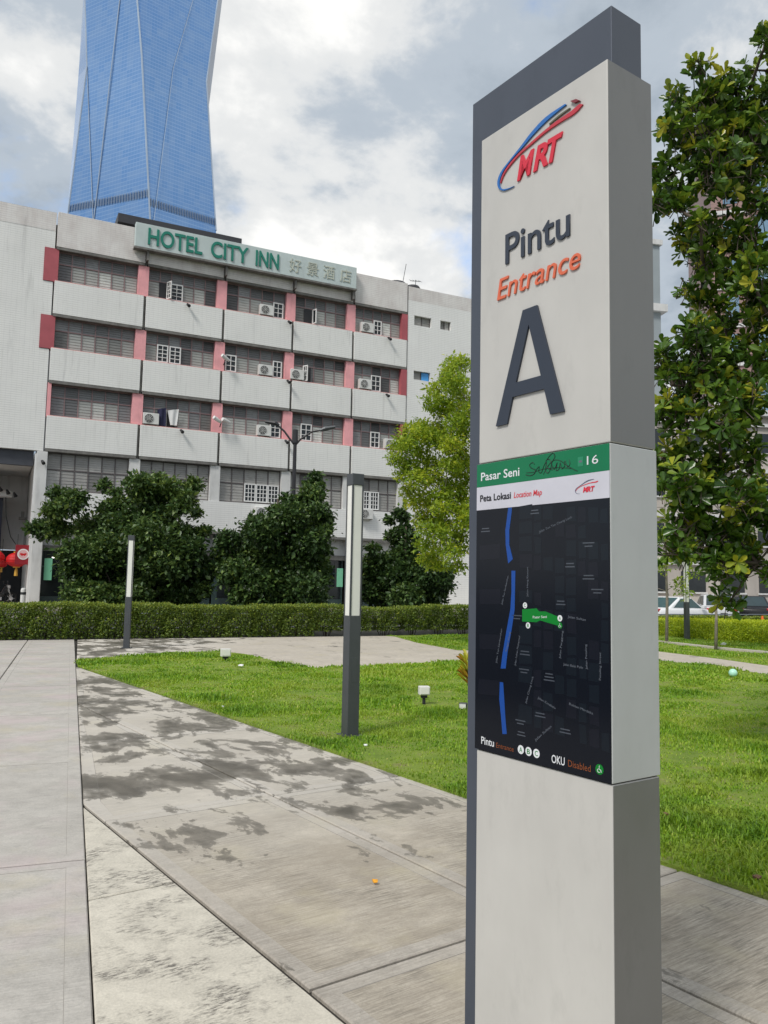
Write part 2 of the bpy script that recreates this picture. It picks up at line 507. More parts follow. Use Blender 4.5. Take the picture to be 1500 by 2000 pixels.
LAWN_BACK = [(-5.86, 15.64), (-5.36, 16.52), (-4.41, 17.72), (-3.64, 18.31), (-2.95, 17.65), (-1.81, 15.61), (-1.18, 15.05), (-0.43, 15.47), (0.57, 16.16), (1.66, 16.92), (3.6, 18.0), (5.2, 18.5), (6.16, 18.06), (6.92, 16.74), (7.33, 15.38), (8.3, 11.0), (9.0, 6.0), (9.3, -1.5)]
LAWN1 = [(-5.47, 14.66), (1.62 , 4.76), (2.03, 4.24), (5.6, -0.75)] + LAWN_BACK[::-1]
PATH_TOP = [(0.39, 24.79), (1.0, 22.2), (1.88, 19.89), (3.2, 20.2), (5.2, 21.2), (7.09, 20.77), (7.82, 18.9), (8.25, 17.31), (9.3, 12.0), (10.1, 6.0), (10.4, -1.5)]
_hl = [along(HB, s, 0.02) for s in (-3.2, 5.6)]
PATCH = LAWN_BACK[::-1] + [(-7.86, 20.95)] + [(_hl[0].x, _hl[0].y), (_hl[1].x, _hl[1].y)] + PATH_TOP
def sheet(name, poly, z, mat, thick=0.05):
    b = MB(); b.prism(poly if area2(poly) > 0 else poly[::-1], z - thick, z)
    return tag(b.build(name, mat), kind='structure')
sheet('path', PATCH, -0.004, M_CON_S)
LAWN2 = PATH_TOP[::-1] + [(_hl[1].x, _hl[1].y), (along(HB, 32, 0.0).x, along(HB, 32, 0.0).y), (26, 12), (14, -1.5)]
def lawn_sheet(name, poly, z):
    return sheet(name, poly, z, M_SOIL, 0.06)
lawn_sheet('lawn', LAWN1, 0.008)
lawn_sheet('lawn', LAWN2, 0.006)
STRIP = [(3.0, 26.9), (8.27, 24.22), (9.07, 21.9), (9.83, 20.61), (12.5, 17.5)]
kb = MB()
for a_, b_ in zip(STRIP, STRIP[1:]):
    d_ = (Vector(b_) - Vector(a_)).normalized(); n_ = Vector((-d_.y, d_.x)) * 0.11
    A, B = Vector(a_), Vector(b_)
    kb.prism([(A.x - n_.x, A.y - n_.y), (B.x - n_.x, B.y - n_.y), (B.x + n_.x, B.y + n_.y), (A.x + n_.x, A.y + n_.y)], -0.02, 0.06)
tag(kb.build('kerb', M_CON_P), kind='structure')

def np_mesh(name, verts, faces, mat, rnd=None, smooth=False):
    """verts (n,3); faces (m,k) all of one size; rnd per vertex"""
    me = bpy.data.meshes.new(name); n = len(verts); m, k = faces.shape
    me.vertices.add(n); me.vertices.foreach_set('co', np.ascontiguousarray(verts, dtype=np.float32).ravel())
    me.loops.add(m * k); me.loops.foreach_set('vertex_index', np.ascontiguousarray(faces, dtype=np.int32).ravel())
    me.polygons.add(m); me.polygons.foreach_set('loop_start', np.arange(0, m * k, k, dtype=np.int32))
    me.polygons.foreach_set('loop_total', np.full(m, k, dtype=np.int32))
    if rnd is not None:
        at = me.attributes.new('rnd', 'FLOAT', 'POINT'); at.data.foreach_set('value', np.ascontiguousarray(rnd, dtype=np.float32))
    if smooth: me.polygons.foreach_set('use_smooth', np.ones(m, dtype=bool))
    me.update(calc_edges=True); me.validate(); me.materials.append(mat)
    return me

def vnoise(x, y, s, seed):
    """cheap smooth noise, 0..1"""
    r = np.random.default_rng(seed); g_ = r.random((64, 64))
    u, v = x * s + 100, y * s + 100
    iu, iv = np.floor(u).astype(int), np.floor(v).astype(int); fu, fv = u - iu, v - iv
    fu, fv = fu * fu * (3 - 2 * fu), fv * fv * (3 - 2 * fv)
    a = g_[iu % 64, iv % 64]; b = g_[(iu + 1) % 64, iv % 64]; c = g_[iu % 64, (iv + 1) % 64]; d = g_[(iu + 1) % 64, (iv + 1) % 64]
    return (a * (1 - fu) + b * fu) * (1 - fv) + (c * (1 - fu) + d * fu) * fv

def grass(name, polys, label, z, dens, seed, x_lim):
    r = np.random.default_rng(seed); P = []
    for (y0, y1, dn) in dens:
        xa, xb = x_lim
        n = int((xb - xa) * (y1 - y0) * dn)
        p = np.stack([r.uniform(xa, xb, n), r.uniform(y0, y1, n)], 1)
        # only what lies in or just outside the field of view
        p = p[(p[:, 0] > -0.56 * p[:, 1] - 1.0) & (p[:, 0] < 0.56 * p[:, 1] + 1.2)]
        k = np.zeros(len(p), bool); jp = p + r.normal(0, 0.03, p.shape)
        for q in polys: k |= in_poly(jp, q)
        P.append(np.concatenate([p[k], np.full((k.sum(), 1), dn)], 1))
    P = np.concatenate(P); n = len(P)
    x, y, dn = P.T
    cl = vnoise(x, y, 1.3, 3) * 0.6 + vnoise(x, y, 4.0, 5) * 0.4          # tall and short tufts
    keep = r.random(n) < np.clip(2.2 * (cl - 0.12), 0.12, 1.0)
    x, y, dn, cl = x[keep], y[keep], dn[keep], cl[keep]; n = len(x)
    h = (0.014 + 0.062 * np.clip(cl - 0.25, 0, 1) ** 1.6 * 2.0) * r.uniform(0.6, 1.5, n) * np.where(dn < 1200, 1.15, 1.0)
    wd = np.where(dn > 2500, 0.0048, np.where(dn > 1200, 0.007, 0.011)) * r.uniform(0.7, 1.4, n)
    az = r.uniform(0, 2 * np.pi, n); ln = r.uniform(0.15, 1.2, n)
    ca, sa = np.cos(az), np.sin(az)
    wx, wy = -sa * wd, ca * wd
    m1 = np.stack([x + ca * h * ln * 0.35, y + sa * h * ln * 0.35, z + h * 0.62], 1)
    tip = np.stack([x + ca * h * ln, y + sa * h * ln, z + h * (1 - 0.25 * ln)], 1)
    b = np.stack([x, y, np.full(n, z - 0.005)], 1); w = np.stack([wx, wy, np.zeros(n)], 1)
    V = np.stack([b - w, b + w, m1 - w * 0.8, m1 + w * 0.8, tip], 1).reshape(-1, 3)
    i = np.arange(n)[:, None] * 5
    Fc = np.concatenate([i + np.array([[0, 1, 3]]), i + np.array([[0, 3, 2]]), i + np.array([[2, 3, 4]])], 1).reshape(-1, 3)
    rv = np.clip(r.normal(0.42, 0.22, n) + (cl - 0.5) * -0.5 + (vnoise(x, y, 0.5, 11) - 0.5) * 0.5, 0, 1)
    me = np_mesh(name, V, Fc, M_GRASS, np.repeat(rv, 5))
    return tag(link(name, me), label, 'grass', kind='stuff')
grass('grass', [LAWN1], 'short bright green lawn grass in front of the sign post', 0.008, [(2.5, 6.5, 5200), (6.5, 10, 3000), (10, 14, 1500), (14, 19, 850)], 21, (-6.2, 9.5))
grass('grass', [LAWN2], 'green grass on the far side of the path by the hedge', 0.006, [(8, 18, 700), (18, 24, 600), (24, 35, 420)], 22, (0.2, 20))

# ================================================================== hotel
def tile_mat(name, base, rust=0.0, streak=0.5, sx=0.22, sz=0.105):
    t = NT(name)
    p = t.pos(True)
    s = t.n('ShaderNodeSeparateXYZ'); t.l(p, s.inputs[0])
    hz = t.ramp(t.math('FRACT', t.math('DIVIDE', s.outputs[2], sz)), [(0.80, 0), (0.90, 1)])
    vt = t.ramp(t.math('FRACT', t.math('DIVIDE', s.outputs[0], sx)), [(0.90, 0), (0.95, 1)])
    jn = t.math('MAXIMUM', t.math('MULTIPLY', hz, t.ramp(t.noise(p, 1.3, 3, 0.5), [(0.3, 0.35), (0.6, 1)])), t.math('MULTIPLY', vt, 0.35))
    c = t.mix(t.math('MULTIPLY', jn, 0.55), base, tuple(x * 0.45 for x in base))
    st = t.noise(t.mapped(p, (2.2, 2.2, 0.18)), 1.6, 6, 0.65)
    c = t.mix(t.math('MULTIPLY', t.ramp(st, [(0.56, 0), (0.70, 1)]), streak * 0.8), c, tuple(x * 0.50 for x in base))
    bl = t.noise(p, 0.5, 4, 0.6)
    c = t.mix(t.math('MULTIPLY', t.ramp(bl, [(0.4, 0), (0.65, 1)]), 0.22), c, tuple(x * 0.72 for x in base))
    if rust:
        rs = t.noise(t.mapped(p, (1.2, 1.2, 0.7)), 0.9, 6, 0.65)
        c = t.mix(t.math('MULTIPLY', t.ramp(rs, [(0.40, 0), (0.62, 1)]), rust), c, (0.36, 0.28, 0.26))
    t.col(c); t.rough(0.55)
    t.bump(jn, 0.25, -0.01)
    return t.m
M_TILE = tile_mat('white_wall_tile', (0.80, 0.80, 0.775))
M_TILE_TOP = tile_mat('weathered_wall_tile', (0.76, 0.735, 0.71), rust=0.3, streak=0.5)
M_TILE_LOW = tile_mat('clean_wall_tile', (0.82, 0.82, 0.80), streak=0.15)
M_LEDGE = simple('stained_ledge', (0.17, 0.165, 0.155), 0.9, var=0.3)
M_PINK = simple('pink_paint', srgb(234, 166, 170), 0.75, var=0.12, vscale=1.5, grime=0.25)
M_RED = simple('dull_red_paint', srgb(172, 88, 96), 0.75, var=0.12, vscale=1.5)
M_PINKSILL = simple('pink_sill', srgb(205, 150, 146), 0.8, var=0.25, vscale=2.0, grime=0.5)
M_MULL = simple('mauve_frame', srgb(140, 118, 119), 0.7, var=0.15)
M_MULL_G = simple('grey_frame', srgb(98, 92, 92), 0.7, var=0.15)
M_WHITEP = simple('white_frame', (0.75, 0.75, 0.74), 0.5, var=0.05)
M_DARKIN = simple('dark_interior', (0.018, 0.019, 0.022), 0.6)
M_COLW = simple('white_plaster', (0.64, 0.64, 0.63), 0.8, var=0.1, vscale=1.2, grime=0.3)
def louvre(name, base, spread):
    t = NT(name)
    oi = t.n('ShaderNodeObjectInfo')
    c = t.ramp(oi.outputs['Random'], [(0.0, tuple(x * 0.22 for x in base)), (0.2, tuple(x * (1 - spread) for x in base)), (0.8, base), (1.0, tuple(min(0.85, x * (1 + spread)) for x in base))])
    c2 = t.mix(t.math('MULTIPLY', t.ramp(t.noise(t.pos(), 3.2, 5, 0.6), [(0.4, 0), (0.66, 1)]), 0.35), c, tuple(x * 0.5 for x in base))
    t.col(c2); t.rough(0.35)
    return t.m
M_LV_UP = louvre('louvre_glass_upper', (0.20, 0.202, 0.205), 0.4)
M_LV_LO = louvre('louvre_glass_lower', (0.46, 0.47, 0.445), 0.4)
M_LV_G = louvre('louvre_slat_grey', (0.38, 0.37, 0.35), 0.3)
M_GLASSD = simple('dark_glass', (0.02, 0.025, 0.028), 0.12, var=0.3, vscale=1.0)

P0 = (-11.998, 38.5, 0.0)
hotel = tag(empty('hotel_building', P0, FA), 'five storey white tiled hotel block with pink columns and louvred window bands', 'building')
BX = [-4.22, 0.0, 3.95, 7.72, 11.26, 14.68]
BANDS = [(17.25, 18.95), (14.0, 15.58), (10.8, 12.34), (7.58, 9.12)]

def wall_open(name, x0, x1, z0, z1, y0, y1, holes, mat, parent):
    xs = sorted({x0, x1, *[h[0] for h in holes], *[h[1] for h in holes]}); zs = sorted({z0, z1, *[h[2] for h in holes], *[h[3] for h in holes]})
    b = MB()
    inside = lambda x, z: any(h[0] < x < h[1] and h[2] < z < h[3] for h in holes)
    for xa, xb in zip(xs, xs[1:]):
        run = None
        for za, zb in zip(zs, zs[1:]):
            if not inside((xa + xb) / 2, (za + zb) / 2): run = (run[0], zb) if run else (za, zb)
            else:
                if run: b.box(xa, xb, y0, y1, *run)
                run = None
        if run: b.box(xa, xb, y0, y1, *run)
    # drop inner shared faces
    me = b.mesh(name, mat)
    bm = bmesh.new(); bm.from_mesh(me); bmesh.ops.remove_doubles(bm, verts=bm.verts, dist=1e-5)
    bm.verts.index_update(); bm.verts.ensure_lookup_table()
    seen = {}
    for f in list(bm.faces):
        k = tuple(sorted(v.index for v in f.verts)); seen.setdefault(k, []).append(f)
    dead = [f for fs in seen.values() if len(fs) > 1 for f in fs]
    bmesh.ops.delete(bm, geom=dead, context='FACES_ONLY')
    bm.to_mesh(me); bm.free()
    return link(name, me, parent)

# body behind the windows, roof
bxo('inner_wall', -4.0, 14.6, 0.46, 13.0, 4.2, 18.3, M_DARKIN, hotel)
bxo('roof', -15.5, 24.4, 0.5, 13.5, 18.31, 18.5, M_LEDGE, hotel)
for li, (z0, z1) in enumerate(BANDS):
    for i in range(5):
        a, b_ = BX[i] + 0.065, BX[i + 1] - 0.065
        mt = M_TILE_TOP if li == 0 else M_TILE
        bxo('parapet_panel', a, b_, 0.0, 0.44, z0, z1, mt, hotel, bevel=0.012)
        bxo('ledge', a + 0.01, b_ - 0.01, 0.012, 0.455, z0 - 0.13, z0 - 0.002, M_LEDGE, hotel)
        if li: bxo('window_sill', a + 0.02, b_ - 0.02, 0.02, 0.43, z1 + 0.002, z1 + 0.035, M_PINKSILL, hotel)
for i in range(1, 5):
    for (z0, z1) in BANDS:
        MB().tube([(BX[i], 0.16, z0 - 0.15), (BX[i], 0.16, z1)], 0.05, 6).build('downpipe', M_LEDGE, hotel)
        bxo('joint_strip', BX[i] - 0.064, BX[i] + 0.064, 0.24, 0.44, z0 - 0.1, z1, M_LEDGE, hotel)
ROWS = [(15.62, 17.12), (12.38, 13.87), (9.16, 10.67), (5.66, 7.45)]
for ri, (z0, z1) in enumerate(ROWS):
    for i in range(1, 6):
        if i < 5: bxo('column', BX[i] - 0.36, BX[i] + 0.15, 0.10, 0.45, z0 - 0.03, z1 + 0.0, M_PINK if ri < 3 else M_COLW, hotel)
    if ri < 3:
        bxo('column', 14.30, 14.66, 0.02, 0.45, z0 - 0.03, z1, M_RED, hotel)
        bxo('column', -4.66 if ri < 2 else -4.19, -4.03, 0.045, 0.45, z0 - 0.08, z1 + 0.02, M_RED if ri < 2 else M_PINK, hotel)
    else:
        bxo('column', 14.25, 14.67, 0.03, 0.45, z0 - 0.03, z1, M_COLW, hotel)
# louvre windows
_pane_cache = {}
def pane_mesh(w, h, mat, pitch):
    k = (round(w, 2), round(h, 2), mat.name)
    if k in _pane_cache: return _pane_cache[k]
    n = max(3, round(h / pitch)); b = MB(); dz = h / n
    for j in range(n):
        za = j * dz; zb = za + dz * 0.97
        b.quad((0, 0.0, za), (w, 0.0, za), (w, 0.018, zb), (0, 0.018, zb))
        b.quad((0, 0.018, za - 0.004), (w, 0.018, za - 0.004), (w, 0.0, za), (0, 0.0, za))
    _pane_cache[k] = b.mesh('pane', mat)
    return _pane_cache[k]
NC = [6, 6, 5, 5, 5]
for ri, (z0, z1) in enumerate(ROWS):
    for i in range(5):
        xa = (BX[i] + 0.16) if i else -4.02
        xb = (BX[i + 1] - 0.37) if i < 4 else 14.29
        nc = NC[i]; mw = 0.045; zt = z0 + (z1 - z0) * (0.60 if ri < 3 else 0.55)
        fr = MB(); cw = (xb - xa) / nc
        fm = M_MULL if ri < 3 else M_MULL_G
        for c in range(nc + 1):
            x = xa + c * cw; fr.box(x - mw / 2, x + mw / 2, 0.29, 0.36, z0, z1)
        fr.box(xa + mw / 2, xb - mw / 2, 0.295, 0.355, zt - 0.025, zt + 0.025); fr.box(xa + mw / 2, xb - mw / 2, 0.297, 0.353, z0, z0 + 0.045); fr.box(xa + mw / 2, xb - mw / 2, 0.297, 0.353, z1 - 0.045, z1)
        win = fr.build('window', fm, hotel)
        for c in range(nc):
            x = xa + c * cw + mw / 2 + 0.004; w = cw - mw - 0.008
            hL = zt - 0.03 - z0 - 0.05; hU = z1 - 0.05 - zt - 0.03
            lm = M_LV_LO if ri < 3 else M_LV_G; um = M_LV_UP if ri < 3 else M_LV_G
            rr = random.random()
            if ri < 3 and rr < 0.12: lm = M_LV_UP
            link('pane', pane_mesh(w, hL, lm, 0.14), win, (x, 0.315, z0 + 0.05))
            link('pane', pane_mesh(w, hU, um, 0.11), win, (x, 0.315, zt + 0.03))
# white grilled casements
CAS = [(1.26, 1.87, 15.66, 16.52, 2, 4), (6.66, 7.22, 15.66, 16.5, 2, 3), (12.6, 13.1, 15.66, 16.5, 2, 3), (0.72, 1.27, 12.42, 13.3, 2, 4), (1.33, 1.9, 12.42, 13.3, 2, 4), (4.18, 4.76, 12.42, 13.3, 2, 3),
       (6.74, 7.24, 12.42, 13.32, 2, 3), (12.5, 13.1, 12.42, 13.32, 2, 3), (6.68, 7.26, 9.2, 10.02, 2, 3), (8.4, 9.03, 9.2, 10.12, 2, 3), (12.53, 13.1, 9.2, 10.1, 2, 3),
       (5.42, 6.03, 5.72, 6.66, 3, 4), (6.05, 6.66, 5.72, 6.66, 3, 4), (6.68, 7.27, 5.72, 6.66, 3, 4), (12.02, 12.57, 5.72, 6.72, 3, 4), (12.59, 13.13, 5.72, 6.72, 3, 4)]
def casement(x0, x1, z0, z1, nx, nz, ry=0.0):
    b = MB(); w, h = x1 - x0, z1 - z0; f = 0.055
    b.box(0, f, 0, 0.05, 0, h); b.box(w - f, w, 0, 0.05, 0, h); b.box(f, w - f, 0.001, 0.049, 0, f); b.box(f, w - f, 0.001, 0.049, h - f, h)
    for k in range(1, nx):
        x = f + (w - 2 * f) * k / nx; b.box(x - 0.016, x + 0.016, 0.006, 0.04, f, h - f)
    for k in range(1, nz):
        z = f + (h - 2 * f) * k / nz; b.box(f, w - f, 0.008, 0.038, z - 0.016, z + 0.016)
    o = b.build('casement_window', M_WHITEP, hotel, (x0, 0.215, z0), ry)
    p = MB(); p.box(f * 0.5, w - f * 0.5, 0.042, 0.048, f * 0.5, h - f * 0.5); p.build('pane', M_GLASSD, o)
for c in CAS: casement(*c)
# opened sashes with the dark room behind
for x0, x1, z0, z1 in ((0.70, 1.05, 15.66, 16.5), (8.42, 8.86, 15.66, 16.46), (8.55, 8.9, 12.42, 13.25), (0.98, 1.75, 9.2, 10.05)):
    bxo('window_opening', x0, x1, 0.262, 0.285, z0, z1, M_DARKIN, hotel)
casement(1.05, 1.40, 15.66, 16.55, 2, 4, R(-62))
casement(8.88, 9.2, 15.66, 16.46, 1, 1, R(-70))
casement(8.42, 8.75, 12.42, 13.28, 2, 3, R(-60))
casement(1.28, 1.34, 9.2, 10.05, 1, 1, 0)

# left wing wall, right wing wall, lower wall
wall_open('left_wall', -15.5, -4.225, 7.45, 18.9, 0.08, 0.45, [(-4.665, -4.225, 15.52, 17.16), (-4.665, -4.225, 12.28, 13.91)], M_TILE, hotel)
bxo('parapet_panel', -15.5, -4.23, 0.07, 0.45, 18.0, 18.91, M_TILE_TOP, hotel)
SW = [(15.1, 16.23, 16.58, 17.16), (16.84, 17.55, 16.62, 17.15), (15.12, 16.21, 13.38, 13.90), (16.78, 17.5, 13.42, 13.95), (15.12, 16.21, 10.2, 10.7), (16.78, 17.5, 10.2, 10.7), (16.9, 17.6, 6.9, 7.3)]
wall_open('right_wall', 14.69, 24.4, 0.3, 18.0, 0.05, 0.45, SW, M_TILE_LOW, hotel)
bxo('parapet_panel', 14.69, 24.4, 0.05, 0.45, 18.001, 18.82, M_TILE_TOP, hotel)
bxo('side_wall', 24.0, 24.39, 0.46, 13.0, 0.3, 18.3, M_TILE_LOW, hotel)
M_BLUEP = simple('blue_panel', srgb(70, 150, 215), 0.5)
for k, (x0, x1, z0, z1) in enumerate(SW):
    w = MB(); w.box(x0, x0 + 0.05, 0.2, 0.26, z0, z1); w.box(x1 - 0.05, x1, 0.2, 0.26, z0, z1); xm = (x0 + x1) / 2
    w.box(xm - 0.025, xm + 0.025, 0.2, 0.26, z0, z1); w.box(x0 + 0.05, x1 - 0.05, 0.202, 0.258, z0, z0 + 0.04)
    wo = w.build('window', M_MULL_G, hotel)
    for a, b_ in ((x0 + 0.055, xm - 0.03), (xm + 0.03, x1 - 0.055)):
        link('pane', pane_mesh(b_ - a, z1 - z0 - 0.05, M_LV_G, 0.1), wo, (a, 0.22, z0 + 0.045))
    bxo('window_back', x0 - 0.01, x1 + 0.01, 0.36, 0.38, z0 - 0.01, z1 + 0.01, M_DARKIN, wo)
    if k == 2: bxo('shade', xm + 0.02, x1 - 0.05, 0.17, 0.195, z0 + 0.03, z1 - 0.03, M_BLUEP, wo)
bxo('lower_wall', -4.0, 14.68, 0.06, 0.46, 4.1, 5.63, M_TILE_LOW, hotel)
bxo('column', -4.48, -4.02, 0.0, 0.5, 0.3, 7.42, M_COLW, hotel, bevel=0.02)
bxo('downpipe', -4.56, -4.49, 0.02, 0.1, 0.3, 7.3, M_WHITEP, hotel)
# ground floor shopfront
M_TEAL = simple('dark_teal_frame', (0.03, 0.055, 0.055), 0.5)
M_BROWN = simple('brown_board', (0.07, 0.05, 0.04), 0.7)
M_GREENS = simple('mint_sign', srgb(120, 190, 155), 0.6, var=0.06)
M_LIT = NT('small_downlight'); M_LIT.b.inputs['Emission Color'].default_value = (1, 0.95, 0.85, 1); M_LIT.b.inputs['Emission Strength'].default_value = 3.0; M_LIT = M_LIT.m
bxo('fascia', -4.0, 14.68, 0.03, 0.5, 3.97, 4.095, M_LEDGE, hotel)
bxo('shop_fascia', -4.0, 14.68, 0.55, 0.9, 3.0, 3.97, M_COLW, hotel)
bxo('shop_fascia', -4.0, 14.68, 0.50, 0.548, 2.86, 3.12, M_LEDGE, hotel)
bxo('shop_back', -4.0, 14.68, 2.6, 3.0, 0.4, 3.9, M_BROWN, hotel)
for i in range(5):
    a, b_ = BX[i] + 0.2, BX[i + 1] - 0.05
    bxo('post', BX[i] + 0.02, BX[i] + 0.2, 0.1, 0.45, 0.3, 3.97, M_TEAL if i else M_COLW, hotel)
    n = 3; cw = (b_ - a) / n
    f = MB()
    for c in range(n + 1): f.box(a + c * cw - 0.04, a + c * cw + 0.04, 0.72, 0.82, 0.4, 2.86)
    f.box(a, b_, 0.725, 0.815, 0.4, 0.75); f.box(a, b_, 0.73, 0.81, 2.1, 2.18)
    fo = f.build('shop_window', M_TEAL, hotel)
    for c in range(n):
        bxo('pane', a + c * cw + 0.045, a + (c + 1) * cw - 0.045, 0.76, 0.775, 0.76, 2.85, M_GLASSD, fo)
for x in (-3.5, -3.17): MB().box(x - 0.05, x + 0.05, 0.45, 0.53, 2.54, 2.6).build('downlight', M_LIT, hotel)

# covered passage under the left wing
bxo('passage_beam', -15.5, -4.6, 0.3, 0.6, 6.75, 7.44, simple('beam_grey', (0.06, 0.065, 0.08), 0.7), hotel)
bxo('passage_ceiling', -15.5, -4.6, 0.6, 13.0, 6.9, 7.2, M_COLW, hotel)
bxo('passage_wall', -4.55, -4.05, 0.5, 13.0, 0.3, 7.4, M_COLW, hotel)
bxo('passage_back_wall', -15.5, -4.56, 6.2, 6.5, 3.05, 6.89, M_COLW, hotel)
bxo('passage_shop', -15.5, -4.56, 8.0, 8.4, 0.3, 3.05, M_DARKIN, hotel)
bxo('passage_shopfront', -15.5, -5.72, 4.4, 6.19, 2.9, 5.55, simple('navy_shop_board', (0.03, 0.035, 0.055), 0.6), hotel)
bxo('passage_shopfront', -15.5, -5.95, 4.35, 4.39, 3.05, 3.35, simple('maroon_strip', (0.12, 0.02, 0.03), 0.6), hotel)
bxo('passage_pillar', -5.92, -5.66, 4.2, 4.38, 0.3, 2.9, simple('orange_pillar', srgb(214, 140, 50), 0.6), hotel)
bxo('passage_canopy', -15.5, -5.35, 3.6, 4.3, 5.56, 5.85, M_COLW, hotel)
for k in range(5): MB().tube([(-6.6 + 0.33 * k, 3.4, 6.25 - 0.12 * k), (-6.5 + 0.33 * k, 3.5, 6.05 - 0.12 * k)], [0.04, 0.1], 8).build('canopy_lamp', M_DARKIN, hotel)
ft = MB(); ft.prism([(along(P0, s, o).x, along(P0, s, o).y) for s, o in ((-40, 3.2), (40, 3.2), (40, -14), (-40, -14))], -0.09, 0.3)
tag(ft.build('sidewalk', M_CON_P), kind='structure')
cb = MB(); cb.tube([(-5.62, 4.1, 5.6), (-5.55, 4.0, 4.6), (-5.3, 3.8, 3.6), (-4.95, 3.7, 3.1), (-4.6, 3.6, 2.9)], 0.02, 6); cb.build('cable', M_DARKIN, hotel)
MB().box(-4.95, -4.56, 4.6, 5.1, 4.55, 4.66).box(-4.86, -4.7, 4.7, 4.9, 4.66, 4.95).build('shelf_box', M_LEDGE, hotel)

# rooftop
bxo('roof_canopy', -1.35, 5.0, 0.9, 4.2, 19.48, 19.93, simple('roof_sheet', (0.035, 0.036, 0.042), 0.6), hotel)
for x in (-1.0, 1.8, 4.6): bxo('canopy_post', x - 0.06, x + 0.06, 1.2, 1.32, 18.5, 19.48, M_LEDGE, hotel)
M_TANK = simple('tank_black', (0.03, 0.03, 0.034), 0.5)
for k, (x, r_) in enumerate(((10.9, 0.75), (14.4, 0.7), (15.5, 0.5))):
    t_ = MB(); t_.lathe([(r_, 0), (r_, 0.62), (r_ * 0.8, 0.78), (r_ * 0.3, 0.86), (0.12, 0.88)], 18)
    o = t_.build('water_tank', M_TANK, None, tuple(along(P0, x, -1.1, 18.5)), smooth=False)
    tag(o, ('black round water tank on the roof above the right end of the hotel signboard', 'black water tank on the roof right of the signboard, beside the aerial', 'small low black tank on the roof under the aerial')[k], 'water tank', 'rooftop water tanks')
def antenna(x, h, lab, n=4, tilt=0.0):
    b = MB(); b.tube([(0, 0, 0), (tilt, 0, h)], 0.018, 5)
    root = empty('antenna', tuple(along(P0, x, -0.9, 18.5)), FA); tag(root, lab, 'antenna', 'rooftop aerials')
    b.build('mast', M_DARKIN, root)
    if n:
        b = MB(); b.tube([(-0.35, 0, h * 0.9), (0.35, 0, h * 0.97)], 0.014, 5); b.build('boom', M_DARKIN, root)
        for k in range(n):
            t = -0.3 + 0.6 * k / (n - 1); z = h * (0.935 + 0.035 * t / 0.35)
            e = MB(); e.tube([(t, -0.25, z - 0.12), (t, 0.25, z + 0.16)], 0.01, 5); e.build('element', M_DARKIN, root)
antenna(15.6, 1.15, 'thin television aerial with crossbars standing on the hotel roof')
antenna(14.6, 2.0, 'thin leaning whip aerial on the hotel roof near the tank', 0, 0.35)
antenna(18.9, 0.6, 'faint small aerial on the roof edge close to the sign post', 3)

# the hotel's signboard
M_BOARD = simple('signboard_face', srgb(190, 202, 201), 0.55, var=0.08, vscale=0.7, grime=0.2)
M_GREENL = simple('green_letters', srgb(20, 122, 104), 0.45, var=0.06)
M_GOLDL = simple('faded_gold_letters', srgb(184, 188, 176), 0.55, var=0.15, vscale=6)
sb = tag(empty('hotel_signboard', P0, FA), 'long pale signboard with green letters HOTEL CITY INN along the hotel roofline', 'sign')
bxo('board', -0.66, 11.2, -0.40, -0.06, 17.86, 19.08, M_BOARD, sb, bevel=0.02)
bxo('lower_rail', -0.7, 11.22, -0.43, -0.05, 17.76, 17.855, M_LEDGE, sb)
for w_, a, b_ in (('HOTEL', -0.06, 2.62), ('CITY', 3.06, 5.02), ('INN', 5.42, 6.68)):
    link('lettering', text_mesh(w_, a, b_, 18.07, 0.80, M_GREENL, -0.402, 0.05, bold=0.016), sb)
for ch, a in (('好', 7.27), ('景', 8.26), ('酒', 9.22), ('店', 10.2)):
    link('lettering', text_mesh(ch, a, a + 0.66, 18.17, 0.55, M_GOLDL, -0.402, 0.03, bold=0.006), sb)
for x in (0.0, 3.95, 7.72, 11.1): bxo('bracket', x - 0.05, x + 0.05, -0.3, -0.001, 17.3, 17.755, M_LEDGE, sb)

# ---- things fixed to the hotel front
M_ACW = simple('ac_white', (0.66, 0.66, 0.64), 0.5, var=0.08, grime=0.15)
def make_ac():
    r = empty('air_conditioner')
    bxo('casing', -0.38, 0.38, -0.15, 0.15, 0, 0.55, M_ACW, r, bevel=0.02)
    gr = MB()
    cx, cz, rad = -0.1, 0.275, 0.22
    pts = [(cx + rad * math.cos(2 * math.pi * k / 20), cz + rad * math.sin(2 * math.pi * k / 20)) for k in range(20)]
    gr.plate(pts, -0.158, -0.152); gr.build('fan_recess', M_DARKIN, r)
    rg = MB()
    for rr in (0.09, 0.155, 0.215):
        ring = [(cx + rr * math.cos(2 * math.pi * k / 20), -0.163, cz + rr * math.sin(2 * math.pi * k / 20)) for k in range(21)]
        rg.tube(ring, 0.009, 4, cap=False)
    for k in range(4):
        a = math.pi * k / 4; rg.tube([(cx - 0.21 * math.cos(a), -0.164, cz - 0.21 * math.sin(a)), (cx + 0.21 * math.cos(a), -0.164, cz + 0.21 * math.sin(a))], 0.007, 4)
    rg.build('fan_grille', M_ACW, r)
    for x in (-0.3, 0.3): bxo('foot', x - 0.04, x + 0.04, -0.14, 0.14, -0.04, 0.0, M_LEDGE, r)
    return r
